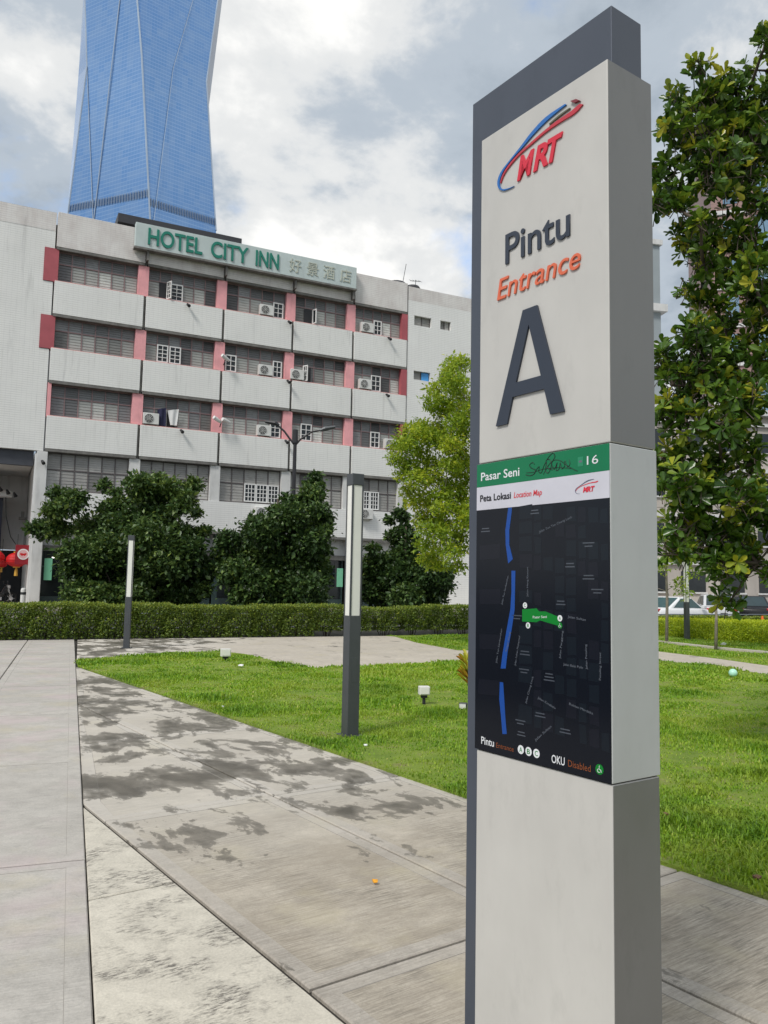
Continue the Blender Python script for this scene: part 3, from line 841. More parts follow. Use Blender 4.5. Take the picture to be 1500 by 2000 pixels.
AC = [(0.55, 9.16, 'beside the laundry in the second window bay of the third row'), (6.32, 9.16, 'left of a casement in the third row, behind the street lamp'), (6.25, 15.62, 'on the top row sill below the letters INN'),
      (6.3, 12.38, 'on the second row sill just left of a white casement, third bay'), (8.05, 12.38, 'right of a pink column in the second window row, fourth bay'), (12.12, 15.62, 'on the top row sill in the last bay at right'),
      (12.08, 12.38, 'on the second row sill in the last bay at right'), (13.72, 9.16, 'on the third row sill half hidden by the yellow tree'), (6.3, 4.85, 'on the lower white wall beneath the grilled window, above the dark trees'), (12.2, 5.1, 'on the lower white wall just right of the near lamp column')]
ac0 = make_ac()
for k, (s, z, w_) in enumerate(AC):
    o = ac0 if k == 0 else copy_tree(ac0)
    o.location = along(P0, s, -0.13 if z > 6 else 0.1, z + 0.045); o.rotation_euler = (0, 0, FA)
    tag(o, 'white air conditioner ' + w_, 'air conditioner', 'air conditioners on the hotel front')
M_CLOTHB = simple('navy_cloth', (0.02, 0.022, 0.06), 0.9); M_CLOTHW = simple('white_cloth', (0.7, 0.7, 0.7), 0.9)
def cloth(name, s, z, w, h, mat, lab, taper, cat):
    b = MB(); nx, nz = 8, 8
    for layer in (0, 0.02):
        base = len(b.v)
        for j in range(nz + 1):
            for i in range(nx + 1):
                u, v = i / nx, j / nz
                ww = w * (1 - taper * v)
                b.v.append(((u - 0.5) * ww + 0.05 * v, layer + 0.03 * math.sin(u * 9 + v * 2), -h * v + (0.12 * u * (1 - v))))
        for j in range(nz):
            for i in range(nx):
                q = base + j * (nx + 1) + i; b.f.append((q, q + nx + 1, q + nx + 2, q + 1)); b.mi.append(0)
    tag(b.build(name, mat, None, tuple(along(P0, s, -0.1, z)), FA, smooth=True), lab, cat)
cloth('hanging_shirt', 1.06, 10.0, 0.42, 0.8, M_CLOTHB, 'dark blue shirt hanging in the open window of the third row', 0.2, 'shirt')
cloth('towel', 1.62, 10.0, 0.55, 0.72, M_CLOTHW, 'white towel hanging askew beside the dark blue shirt', 0.45, 'towel')
def flood(s, z, lab, n):
    r = tag(empty('floodlight', tuple(along(P0, s, 0.0, z)), FA), lab, 'floodlight', 'white lamps on the hotel front')
    MB().tube([(0, 0.02, -0.3), (0, -0.25, -0.1)], 0.025, 6).build('bracket', M_DARKIN, r)
    for k in range(n):
        x = (-0.22 if n == 2 and k == 0 else 0.22 if n == 2 else 0)
        MB().tube([(x - 0.22, -0.45, 0.08 - 0.05 * k), (x - 0.05, -0.36, 0.0), (x + 0.2, -0.25, -0.1 + 0.03 * k)], [0.09, 0.1, 0.07], 10).build('lamp_head', M_WHITEP, r)
flood(3.97, 9.72, 'pair of white lamp heads at the pink column of the third window row', 2)
flood(4.05, 12.95, 'single white lamp head at the pink column of the second window row', 1)
for s, z, w_ in ((2.05, 15.42, 'below the top row casement in the second bay'), (7.42, 15.42, 'at the column under the letters INN'), (13.38, 15.45, 'below the top row in the last bay'), (7.46, 12.2, 'under the second row at the column between third and fourth bay'),
                (13.32, 12.18, 'below the second row in the last bay'), (1.99, 8.98, 'below the laundry window'), (7.45, 8.98, 'behind the left arm of the street lamp'), (-4.25, 6.9, 'at the top of the white corner column by the passage')):
    r = tag(empty('wall_spotlight', tuple(along(P0, s, 0.0, z)), FA), 'small black spotlight ' + w_, 'spotlight', 'black spotlights below the windows')
    MB().tube([(0, 0.0, 0.1), (0, -0.16, 0.06)], 0.022, 6).build('bracket', M_DARKIN, r)
    MB().tube([(0.0, -0.12, 0.06), (0.06, -0.3, -0.08)], [0.06, 0.085], 8).build('lamp_head', M_DARKIN, r)
for k, (s, z, lab) in enumerate(((-3.72, 1.5, 'narrow mint green sign hanging by the lit shop at the left of the hotel'), (10.87, 1.42, 'narrow mint green sign on the shopfront left of the near lamp column'))):
    r = tag(empty('hanging_sign', tuple(along(P0, s, -0.2, z)), FA), lab, 'sign', 'mint green shop signs')
    bxo('panel', -0.17, 0.17, -0.03, 0.03, 0, 1.0, M_GREENS, r, bevel=0.008)
    for x in (-0.14, 0.14): MB().tube([(x, 0, 1.0), (x, 0, 1.4)], 0.008, 5).build('hanger', M_DARKIN, r)

# ================================================================== the entrance totem
YAW = R(34.99)
W_S, D_S = 0.6406, 0.2385
_N = Vector((0.7382, 2.6, 0)); _u = Vector((-math.sin(YAW), math.cos(YAW), 0))
TS = 0.885
tot = tag(empty('totem_sign', (*((_N + _u * W_S) * TS).xy, EYE * (1 - TS)), YAW - math.pi / 2), 'tall grey and white station entrance totem with a dark map panel and large letter A', 'sign')
def clad(name, base, rough, metal):
    t = NT(name); p = t.pos(True)
    sm = t.noise(t.mapped(p, (3, 3, 1.6)), 1.4, 6, 0.6)
    sc_ = t.noise(t.mapped(p, (5, 5, 2)), 1.6, 8, 0.72)
    c = t.ramp(sm, [(0.3, tuple(x * 0.93 for x in base)), (0.7, tuple(min(1, x * 1.04) for x in base))])
    c = t.mix(t.math('MULTIPLY', t.ramp(sc_, [(0.54, 0), (0.74, 1)]), 0.3), c, tuple(x * 0.62 for x in base))
    t.col(c); t.rough(t.ramp(sm, [(0.3, rough), (0.7, min(1, rough * 1.25))]))
    t.b.inputs['Metallic'].default_value = metal
    return t.m
tot.scale = (TS, TS, TS)
GZ = -EYE * (1 - TS) / TS          # local height of the pavement
M_CLAD = clad('silver_white_cladding', (0.53, 0.52, 0.495), 0.45, 0.1)
M_CASE = clad('white_case', (0.52, 0.54, 0.53), 0.4, 0.0)
M_CORE = clad('slate_core', (0.075, 0.088, 0.115), 0.42, 0.3)
M_BASE = simple('base_plate', (0.2, 0.2, 0.2), 0.5, 0.6)
bxo('upper_cladding', 0.0, W_S, 0.0, D_S, 2.034, 3.367, M_CLAD, tot, bevel=0.003)
bxo('lower_cladding', 0.0, W_S, 0.0, D_S, GZ + 0.02, 0.934, M_CLAD, tot, bevel=0.003)
bxo('map_case', -0.006, W_S + 0.002, -0.004, D_S + 0.002, 0.938, 2.030, M_CASE, tot, bevel=0.003)
M_SIDE = clad('shaded_grey_side', (0.20, 0.202, 0.198), 0.4, 0.4)  # darker grey with the shade of the totem's right side painted in
M_SIDE2 = clad('shaded_pale_side', (0.45, 0.47, 0.465), 0.4, 0.1)  # map case side, its weaker shade put into the colour too
bxo('side_shade_panel', W_S - 0.0005, W_S + 0.0015, 0.003, D_S - 0.003, 2.037, 3.364, M_SIDE, tot)  # thin sheets added over the right side to hold the painted shade
bxo('side_shade_panel', W_S - 0.0005, W_S + 0.0015, 0.003, D_S - 0.003, GZ + 0.023, 0.931, M_SIDE, tot)
bxo('side_shade_panel', W_S + 0.0015, W_S + 0.0035, -0.001, D_S - 0.001, 0.941, 2.027, M_SIDE2, tot)
bxo('shadow_gap', 0.006, W_S - 0.006, 0.006, D_S - 0.006, 0.92, 2.05, M_JOINT, tot)
core = MB()
core.plate([(-0.10, GZ + 0.02), (0.004, GZ + 0.02), (0.004, 3.30), (W_S - 0.012, 3.30), (W_S - 0.012, 3.588), (-0.10, 3.588)], 0.038, D_S - 0.038)
core.build('core', M_CORE, tot, bevel=0.002)
bxo('base_plate', -0.13, W_S + 0.03, -0.03, D_S + 0.03, GZ, GZ + 0.018, M_BASE, tot)
# raised lettering
M_DKL = simple('charcoal_letter', srgb(44, 52, 66), 0.45, var=0.05)
M_ORL = simple('orange_letter', srgb(214, 104, 72), 0.5, var=0.05)
M_RDL = simple('red_letter', srgb(206, 40, 62), 0.45, var=0.05)
M_BLL = simple('blue_swoosh', srgb(38, 104, 176), 0.4, var=0.05)
M_RDS = simple('red_swoosh', srgb(186, 52, 66), 0.4, var=0.05)
M_BRW = simple('maroon_mark', srgb(120, 45, 55), 0.45)
M_OLV = simple('olive_swoosh', srgb(96, 100, 84), 0.45)
def catmull(p, n=5, closed=False):
    p = [Vector(q) for q in p]; o = []
    for i in range(len(p) - 1):
        a, b, c, d = p[max(i - 1, 0)], p[i], p[i + 1], p[min(i + 2, len(p) - 1)]
        for k in range(n):
            t = k / n
            o.append(0.5 * ((2 * b) + (c - a) * t + (2 * a - 5 * b + 4 * c - d) * t * t + (3 * b - a - 3 * c + d) * t ** 3))
    o.append(p[-1]); return [(q.x, q.y) for q in o]
BL_O = [(0.4541, 3.2954), (0.3595, 3.2915), (0.2862, 3.2674), (0.2256, 3.2353), (0.1631, 3.2051), (0.1189, 3.1801), (0.1004, 3.1495), (0.1072, 3.12), (0.1317, 3.1), (0.1638, 3.0939), (0.1937, 3.0932)]
BL_I = [(0.1937, 3.0932), (0.1638, 3.0975), (0.1316, 3.1083), (0.1177, 3.1246), (0.1192, 3.1475), (0.1392, 3.1773), (0.1868, 3.2063), (0.241, 3.2254), (0.3012, 3.249), (0.3738, 3.2705), (0.4609, 3.2881)]
RD_U = [(0.5176, 3.2643), (0.4709, 3.2579), (0.4021, 3.253), (0.3306, 3.2416), (0.2562, 3.2251), (0.2024, 3.2109), (0.1552, 3.189), (0.1272, 3.1648), (0.1162, 3.1404)]
RD_L = [(0.1192, 3.1347), (0.1363, 3.1617), (0.1681, 3.1836), (0.2207, 3.2055), (0.2864, 3.2193), (0.3595, 3.2328), (0.4299, 3.2371), (0.4976, 3.2376), (0.5358, 3.2524)]
def strip_plate(up, lo, y0, y1):
    """two edges of equal point count running opposite ways -> solid band of quads"""
    a = catmull(up, 4); c = catmull(lo, 4)[::-1]; n = max(len(a), len(c))
    rs = lambda l: [l[round(i * (len(l) - 1) / (n - 1))] for i in range(n)]
    a, c = rs(a), rs(c); b = MB()
    b.v = [(x, y0, z) for x, z in a] + [(x, y0, z) for x, z in c] + [(x, y1, z) for x, z in a] + [(x, y1, z) for x, z in c]
    for i in range(n - 1):
        b.f += [(i, n + i, n + i + 1, i + 1), (2 * n + i, i, i + 1, 2 * n + i + 1)[::-1] if False else (i, i + 1, 2 * n + i + 1, 2 * n + i), (n + i + 1, n + i, 3 * n + i, 3 * n + i + 1)]
    b.f += [(0, 2 * n, 3 * n, n), (n - 1, 2 * n - 1, 4 * n - 1, 3 * n - 1)]; b.mi = [0] * len(b.f)
    me = b.mesh('logo_swoosh', M_BLL); bm = bmesh.new(); bm.from_mesh(me); bmesh.ops.recalc_face_normals(bm, faces=bm.faces); bm.to_mesh(me); bm.free()
    return me
def swoosh(up, lo, mat, y0=-0.006, y1=-0.0005, parent=None, tf=None):
    if tf: up, lo = [tf(*q) for q in up], [tf(*q) for q in lo]
    me = strip_plate(up, lo, y0, y1); me.materials.clear(); me.materials.append(mat)
    return link('logo_swoosh', me, parent or tot)
mixp = lambda a, b_, k: [(x + (u - x) * k, z + (w - z) * k) for (x, z), (u, w) in zip(a, b_)]
BL_I = mixp(BL_I, BL_O[::-1], 0.28); RD_U = mixp(RD_U, RD_L[::-1], 0.22)
swoosh(BL_O, BL_I, M_BLL); swoosh(RD_U, RD_L, M_RDS)
OL_U = [(0.4743, 3.2708), (0.4231, 3.2679), (0.3738, 3.2580)]; OL_L = [(0.3774, 3.2538), (0.43, 3.2620), (0.4777, 3.2668)]
swoosh(OL_U, OL_L, M_OLV, -0.006)
mk = MB(); mk.plate([(0.4812, 3.2905), (0.5000, 3.2745), (0.5243, 3.2720), (0.5080, 3.2850)], -0.010, -0.0005); mk.build('logo_mark', M_BRW, tot)
for ch, a, b_ in (('M', 0.2105, 0.298), ('R', 0.295, 0.369), ('T', 0.366, 0.441)):
    link('lettering', text_mesh(ch, a, b_, 3.108, 0.086, M_RDL, -0.0005, 0.006, bold=0.03, shear=0.28), tot)
link('lettering', text_mesh('Pintu', 0.148, 0.474, 2.796, 0.116, M_DKL, -0.0005, 0.006, bold=0.006), tot)
link('lettering', text_mesh('Entrance', 0.103, 0.522, 2.664, 0.082, M_ORL, -0.0005, 0.006, bold=0.0, shear=0.2), tot)
ao = [(0.1032, 2.1662), (0.1646, 2.1662), (0.1932, 2.2645), (0.3546, 2.2645), (0.383, 2.1668), (0.4483, 2.1668), (0.3178, 2.5852), (0.2458, 2.5852)]
ai = [(0.2105, 2.3168), (0.3385, 2.3168), (0.2764, 2.5226)]
def letter_A():
    b = MB(); o, i = ao, ai
    quads = [[o[0], o[1], o[2], i[0], i[2], o[7]], [o[3], o[4], o[5], o[6], i[2], i[1]], [o[2], o[3], i[1], i[0]], [o[7], i[2], o[6]]]
    y0, y1 = -0.009, -0.0005
    for q in quads: b.poly([(x, y0, z) for x, z in q])
    for loop in (o, i[::-1]):
        for k in range(len(loop)):
            p, q = loop[k], loop[(k + 1) % len(loop)]; b.quad((p[0], y0, p[1]), (p[0], y1, p[1]), (q[0], y1, q[1]), (q[0], y0, q[1]))
    me = b.mesh('lettering', M_DKL); bm = bmesh.new(); bm.from_mesh(me); bmesh.ops.remove_doubles(bm, verts=bm.verts, dist=1e-6); bmesh.ops.recalc_face_normals(bm, faces=bm.faces)
    for f in bm.faces:
        pass
    bm.to_mesh(me); bm.free(); link('lettering', me, tot)
letter_A()
# the printed map behind its pane
def printm(name, c, rough=0.22):
    return simple(name, c, rough, var=0.06, vscale=4, spec=0.22)
M_PGREEN = printm('print_green', srgb(18, 112, 74)); M_PWHITE = printm('print_white', srgb(196, 196, 206)); M_PNAVY = printm('print_navy', srgb(12, 17, 27), 0.16)
M_PBLOCK = printm('print_block', srgb(18, 25, 34), 0.16); M_PBLK2 = printm('print_block_warm', srgb(20, 23, 33), 0.16); M_PRIVER = printm('print_river', srgb(28, 72, 148)); M_PSTN = printm('print_station', srgb(14, 118, 44))
M_PTXT = printm('print_pale', srgb(215, 218, 222)); M_PGREY = printm('print_grey', srgb(98, 104, 114)); M_PBLACK = printm('print_black', srgb(28, 28, 34)); M_PRED = printm('print_red', srgb(208, 60, 70)); M_PBROWN = printm('print_brown', srgb(128, 72, 44))
X0, X1 = -0.006, W_S + 0.002
mp_ = bxo('map_panel', X0 + 0.001, X1 - 0.001, -0.0062, -0.0042, 0.939, 1.848, M_PNAVY, tot)
hd = bxo('map_header', X0 + 0.001, X1 - 0.001, -0.0062, -0.0042, 1.8485, 1.9382, M_PWHITE, tot)
gr_ = bxo('station_name_strip', X0 + 0.001, X1 - 0.001, -0.0062, -0.0042, 1.9387, 2.0285, M_PGREEN, tot)
Y1 = -0.0066
def flat(name, pts, mat, parent, y=Y1):
    b = MB(); b.poly([(x, y, z) for x, z in pts]); 
    if area2(pts) < 0: b.f = [b.f[0][::-1]]
    return b.build(name, mat, parent)
def T(body, x0, x1, z, cap, mat, parent, **kw):
    return link('lettering', text_mesh(body, x0, x1, z, cap, mat, kw.pop('y', -0.0072), 0.0, **kw), parent)
T('Pasar Seni', 0.020, 0.230, 1.963, 0.031, M_PTXT, gr_, bold=0.012)
T('16', 0.549, 0.597, 1.967, 0.029, M_PTXT, gr_)
bs = MB(); bs.plate([(0.5087, 1.965), (0.5324, 1.965), (0.5324, 1.9975), (0.5087, 1.9975)], -0.0068, -0.0064); bs.build('bus_symbol', printm('print_green_pale', srgb(44, 130, 96)), gr_)
flat('bus_window', [(0.514, 1.978), (0.5275, 1.978), (0.5275, 1.985), (0.514, 1.985)], M_PGREY, gr_, -0.0070)
T('Peta Lokasi', 0.0155, 0.186, 1.8815, 0.0245, M_PBLACK, hd, bold=0.022)
T('Location Map', 0.201, 0.343, 1.882, 0.0205, M_PRED, hd, shear=0.2, bold=0.01)
def small_logo(x, z):
    return (0.4964 + (x - 0.1004) / (0.5358 - 0.1004) * 0.1004, 1.8715 + (z - 3.0932) / (3.2954 - 3.0932) * 0.0445)
M_PSW = printm('print_swoosh_grey', srgb(92, 96, 116))
swoosh(BL_O, BL_I, M_PSW, -0.0070, -0.0064, hd, small_logo); swoosh(RD_U, RD_L, M_PRED, -0.0071, -0.0064, hd, small_logo)
T('MRT', 0.531, 0.582, 1.8755, 0.0165, M_RDL, hd, bold=0.05, shear=0.25)
# pen scrawl
scr = MB(); rs = random.Random(3)
def scrawl(pts, r_=0.0011): scr.tube([(x, -0.0072, z) for x, z in catmull(pts, 6)], r_, 4)
scrawl([(0.262, 1.963), (0.285, 1.957), (0.305, 1.962), (0.312, 1.974), (0.290, 1.985), (0.282, 1.996), (0.296, 2.004), (0.306, 1.996)])
scrawl([(0.305, 1.962), (0.318, 1.978), (0.330, 1.985), (0.327, 1.968), (0.340, 1.962), (0.352, 1.985), (0.365, 1.998), (0.360, 1.968), (0.375, 1.958), (0.388, 1.985), (0.380, 2.005), (0.362, 2.001), (0.372, 1.975), (0.395, 1.966)])
scrawl([(0.362, 2.001), (0.380, 2.018), (0.396, 2.026), (0.405, 2.012), (0.390, 1.990), (0.402, 1.968), (0.416, 1.990), (0.410, 1.964), (0.424, 1.966), (0.430, 1.988), (0.436, 1.966), (0.448, 1.972), (0.452, 1.992), (0.462, 1.970), (0.474, 1.978), (0.470, 1.994)])
scrawl([(0.350, 1.955), (0.375, 1.985), (0.400, 2.000), (0.430, 1.995), (0.460, 1.975), (0.490, 1.958), (0.508, 1.950)], 0.0009)
scrawl([(0.265, 1.970), (0.300, 1.968), (0.350, 1.974), (0.420, 1.972), (0.480, 1.962)], 0.0007)
scr.build('scrawl', simple('marker_ink', (0.012, 0.016, 0.016), 0.6), gr_)
# city blocks
rs = random.Random(9)
xs = [0.225, 0.30, 0.345, 0.40, 0.452, 0.505, 0.548, 0.60, 0.64]
zs = [1.84, 1.78, 1.725, 1.66, 1.60, 1.53, 1.475, 1.40, 1.33, 1.26, 1.19, 1.12, 1.05]
for i in range(len(xs) - 1):
    for j in range(len(zs) - 1):
        if rs.random() < 0.22: continue
        sk = -0.10 * (xs[i] - 0.4); g_ = 0.005
        a, b_, c_, d_ = xs[i] + g_, xs[i + 1] - g_, zs[j + 1] + g_, zs[j] - g_
        if b_ > 0.638: b_ = 0.638
        jit = lambda: rs.uniform(-0.004, 0.004)
        flat('city_block', [(a + jit(), c_ + sk + jit()), (b_, c_ + sk), (b_ + min(0, jit()), d_ + sk), (a, d_ + sk + jit())], M_PBLOCK if rs.random() < 0.65 else M_PBLK2, mp_, -0.0064)
for k in range(9):
    z = 1.80 - 0.085 * k; flat('city_block', [(0.01 + rs.uniform(0, .02), z - 0.06), (0.125 + rs.uniform(0, .015), z - 0.055), (0.13, z), (0.015, z - 0.004)], M_PBLK2 if k % 2 else M_PNAVY, mp_, -0.0064)
RV = [[(0.1717, 1.8475), (0.1907, 1.8475), (0.1908, 1.8356), (0.178, 1.7626), (0.1783, 1.7092), (0.1974, 1.6556), (0.173, 1.6394), (0.1592, 1.7098), (0.157, 1.7636)],
      [(0.1902, 1.6127), (0.2107, 1.6126), (0.2092, 1.5372), (0.2077, 1.4719), (0.1915, 1.3929), (0.1713, 1.3133), (0.1623, 1.2539), (0.1357, 1.2514), (0.1449, 1.3047), (0.1652, 1.3914), (0.1854, 1.4711), (0.1906, 1.5369)],
      [(0.1313, 1.2018), (0.1494, 1.2018), (0.1555, 1.1427), (0.1616, 1.0789), (0.1695, 1.0191), (0.147, 1.0155), (0.139, 1.0757), (0.129, 1.1394)]]
for p in RV: flat('river', p, M_PRIVER, mp_, -0.0068)
flat('station_block', [(0.2462, 1.4732), (0.3172, 1.4789), (0.3302, 1.4686), (0.3602, 1.4697), (0.4169, 1.4546), (0.4267, 1.4276), (0.4144, 1.4239), (0.3346, 1.4374), (0.3173, 1.4303), (0.2464, 1.4294)], M_PSTN, mp_, -0.0068)
def dot(x, z, r_, mat, parent, y=-0.0072): return flat('badge', [(x + r_ * math.cos(k * math.pi / 10), z + r_ * math.sin(k * math.pi / 10)) for k in range(20)], mat, parent, y)
for ch, x, z in (('C', 0.2606, 1.4879), ('B', 0.276, 1.4168), ('A', 0.4275, 1.449)):
    dot(x, z, 0.0108, M_PTXT, mp_); T(ch, x - 0.005, x + 0.005, z - 0.0058, 0.0116, M_PSTN, mp_, y=-0.0076, bold=0.01)
def wheelchair(x, z, r_):
    dot(x, z, r_, M_PSTN, mp_)
    b = MB(); k = r_
    b.tube([(x + 0.0 * k, -0.0078, z + 0.45 * k), (x - 0.05 * k, -0.0078, z), (x + 0.35 * k, -0.0078, z - 0.05 * k), (x + 0.5 * k, -0.0078, z - 0.5 * k)], 0.07 * k, 4)
    b.tube([(x - 0.1 * k + 0.35 * k * math.cos(a), -0.0078, z - 0.25 * k + 0.35 * k * math.sin(a)) for a in [math.pi * (0.6 + 1.2 * q / 10) for q in range(11)]], 0.06 * k, 4)
    b.lathe([(0.01 * k, -0.12 * k), (0.12 * k, 0), (0.01 * k, 0.12 * k)], 8, (x, -0.0078, z + 0.6 * k)); b.build('wheelchair_symbol', M_PTXT, mp_)
wheelchair(0.4275, 1.4246, 0.0108); wheelchair(0.595, 0.9755, 0.0165)
T('Pasar Seni', 0.300, 0.367, 1.443, 0.0085, M_PTXT, mp_, rot=R(4))
for ch, x in (('A', 0.2419), ('B', 0.28), ('C', 0.318)):
    dot(x, 0.9762, 0.0155, M_PTXT, mp_); T(ch, x - 0.0075, x + 0.0075, 0.9762 - 0.0085, 0.017, M_PSTN, mp_, y=-0.0076, bold=0.012)
T('Pintu', 0.0326, 0.1025, 0.962, 0.0265, M_PTXT, mp_, bold=0.01); T('Entrance', 0.114, 0.206, 0.962, 0.0175, M_PBROWN, mp_)
T('OKU', 0.389, 0.448, 0.9590, 0.0262, M_PTXT, mp_, bold=0.01); T('Disabled', 0.463, 0.559, 0.9600, 0.0215, M_PBROWN, mp_)
for body, (xa, za), (xb, zb) in (('Jalan Tun Tan Cheng Lock', (0.3299, 1.7461), (0.4841, 1.7917)), ('Jalan Hang Kasturi', (0.2765, 1.519), (0.2765, 1.6253)), ('Jalan Tun Sambanthan', (0.1436, 1.4862), (0.1762, 1.5929)), ('Jalan Sultan', (0.463, 1.4526), (0.541, 1.4452)),
        ('Jalan Panggung', (0.4305, 1.312), (0.4428, 1.4069)), ('Jalan Balai Polis', (0.4426, 1.2913), (0.5287, 1.2873)), ('Jalan Petaling', (0.5479, 1.2869), (0.5445, 1.3685)), ('Petaling Street', (0.6033, 1.2578), (0.604, 1.3468)), ('Jalan Tun Sambanthan', (0.1155, 1.269), (0.1434, 1.3966)),
        ('Jalan Sultan Mohamed', (0.2146, 1.2681), (0.237, 1.376)), ('Jalan Cheng Lock', (0.2693, 1.1407), (0.3042, 1.2387)), ('Jalan Kinabalu', (0.3237, 1.1658), (0.4058, 1.1397)), ('Bulatan Merdeka', (0.4677, 1.1627), (0.5692, 1.1442)), ('Jalan Sultan', (0.3134, 1.0166), (0.3892, 1.0774)), ('Sungai Klang', (0.168, 1.315), (0.188, 1.388))):
    L_ = math.hypot(xb - xa, zb - za); T(body, xa, xa + L_, za, 0.0078, M_PGREY, mp_, rot=math.atan2(zb - za, xb - xa))
for k, (x, z) in enumerate([(0.3078, 1.8409 - 0.012), (0.0471, 1.7755), (0.5539, 1.7037), (0.4732, 1.636), (0.5532, 1.5952), (0.5900, 1.5496), (0.4309, 1.5072), (0.2602, 1.3235), (0.256, 1.2596), (0.377, 1.2557), (0.3349, 1.1158), (0.2388, 1.0772), (0.2434, 1.0371), (0.45, 1.0783), (0.2189, 1.4495)]):
    for j in range(2 + (k == 9)):
        w_ = 0.034 + 0.008 * ((k + j) % 3)
        flat('map_caption', [(x - w_ / 2, z - 0.011 * j - 0.002), (x + w_ / 2, z - 0.011 * j - 0.002), (x + w_ / 2, z - 0.011 * j + 0.002), (x - w_ / 2, z - 0.011 * j + 0.002)], simple('print_caption', srgb(66, 72, 82), 0.2) if k == 0 and j == 0 else bpy.data.materials['print_caption'], mp_, -0.0068)

# ================================================================== lamp columns
M_POST = simple('lamp_grey', (0.075, 0.082, 0.09), 0.45, 0.3, var=0.08, grime=0.15)
M_DIFF = simple('opal_diffuser', (0.78, 0.78, 0.73), 0.4, var=0.03)
def lamp_column(x, y, rz, h, lab, rot_h=0.0):
    r = tag(empty('lamp_column', (x, y, 0), rz), lab, 'lamp', 'square lamp columns in the park')
    w = 0.067
    z1, z2 = h * 0.452, h * 0.955
    bxo('shaft', -w, w, -w, w, 0.01, z1, M_POST, r, bevel=0.004)
    bxo('cap', -w - 0.002, w + 0.002, -w - 0.002, w + 0.002, z2, h, M_POST, r, bevel=0.004)
    bxo('base_plate', -w - 0.05, w + 0.05, -w - 0.05, w + 0.05, 0.0, 0.014, M_POST, r)
    for sx in (-1, 1):
        for sy in (-1, 1): bxo('corner_rail', sx * w - (0.016 if sx > 0 else 0), sx * w + (0.016 if sx < 0 else 0), sy * w - (0.016 if sy > 0 else 0), sy * w + (0.016 if sy < 0 else 0), z1, z2, M_POST, r)
    bxo('diffuser', -w + 0.006, w - 0.006, -w + 0.006, w - 0.006, z1 + 0.001, z2 - 0.001, M_DIFF, r)
    bxo('access_panel', -0.03, 0.03, -w - 0.003, -w + 0.001, 0.55, 0.8, M_POST, r)
lamp_column(-0.31, 8.45, R(31), 2.72, 'square grey lamp column with two white strips standing in the near grass')
lamp_column(-5.88, 18.7, R(8), 2.6, 'grey lamp column with one white strip on the far pavement before the hedge')
lamp_column(9.85, 26.1, R(15), 2.65, 'grey lamp column half hidden by leaves beside the sapling right of the totem')

# street lamp behind the trees
M_BLACK = simple('black_pole', (0.02, 0.02, 0.024), 0.5)
sl = tag(empty('street_lamp', (-4.19, 36.8, -0.23)), 'black double armed street lamp rising behind the dark trees before the hotel', 'street lamp')
sl.scale = (1.15, 1.15, 1.15)
MB().tube([(0, 0, -0.1), (0, 0, 3.5), (0, 0, 7.3)], [0.11, 0.09, 0.07], 10).build('pole', M_BLACK, sl)
MB().tube([(0, 0, 7.2), (0, 0, 7.75)], [0.12, 0.1], 10).build('collar', M_BLACK, sl)
for s, z, dx in ((-1, 8.0, 0.75), (1, 7.82, 1.1)):
    MB().tube([(0, 0, 7.1), (s * 0.2, 0, 7.35), (s * dx * 0.6, 0, 7.68), (s * dx, 0, z - 0.06)], 0.04, 8).build('arm', M_BLACK, sl)
    MB().tube([(s * dx * 0.9, 0, z - 0.08), (s * dx * 1.1, 0, z), (s * (dx * 1.1 + 0.4), 0, z + (0.08 if s > 0 else 0.06))], [0.06, 0.1, 0.06], 8).build('lamp_head', M_BLACK if s < 0 else M_POST, sl)

# ================================================================== glass tower far behind
def tower_glass():
    t = NT('tower_glass'); p = t.pos()
    s = t.n('ShaderNodeSeparateXYZ'); t.l(p, s.inputs[0])
    fl = t.math('FRACT', t.math('DIVIDE', s.outputs[2], 2.3))
    fv = t.math('FRACT', t.math('DIVIDE', t.math('ADD', s.outputs[0], t.math('MULTIPLY', s.outputs[1], 0.35)), 1.6))
    ln = t.math('MAXIMUM', t.ramp(fl, [(0.78, 0), (0.84, 1)]), t.math('MULTIPLY', t.ramp(fv, [(0.86, 0), (0.9, 1)]), 0.6))
    c = t.mix(t.math('MULTIPLY', ln, 0.55), (0.15, 0.31, 0.60), (0.36, 0.52, 0.78))
    wn = t.n('ShaderNodeTexWhiteNoise'); cv_ = t.n('ShaderNodeCombineXYZ')
    t.l(t.math('FLOOR', t.math('DIVIDE', s.outputs[2], 4.6)), cv_.inputs[0]); t.l(t.math('FLOOR', t.math('DIVIDE', t.math('ADD', s.outputs[0], t.math('MULTIPLY', s.outputs[1], 0.35)), 3.2)), cv_.inputs[1]); t.l(cv_.outputs[0], wn.inputs['Vector'])
    c = t.mix(t.math('MULTIPLY', wn.outputs['Value'], 0.30), c, (0.34, 0.47, 0.66))
    nz = t.noise(t.mapped(p, (0.05, 0.05, 0.4)), 1.0, 3, 0.6)
    c = t.mix(t.math('MULTIPLY', t.ramp(nz, [(0.42, 0), (0.6, 1)]), 0.15), c, (0.12, 0.28, 0.60))
    t.col(c); t.rough(0.16); t.b.inputs['Metallic'].default_value = 0.55
    return t.m
M_TG = tower_glass()
M_FIN = simple('tower_fin', (0.42, 0.50, 0.60), 0.4, 0.3, vscale=0.05)
M_FACET = simple('tower_pale_facet', (0.42, 0.43, 0.47), 0.3, 0.4, vscale=0.05)
tw = tag(empty('glass_tower', (-142, 430, 0)), 'towering faceted blue glass skyscraper rising behind the hotel roof', 'building')
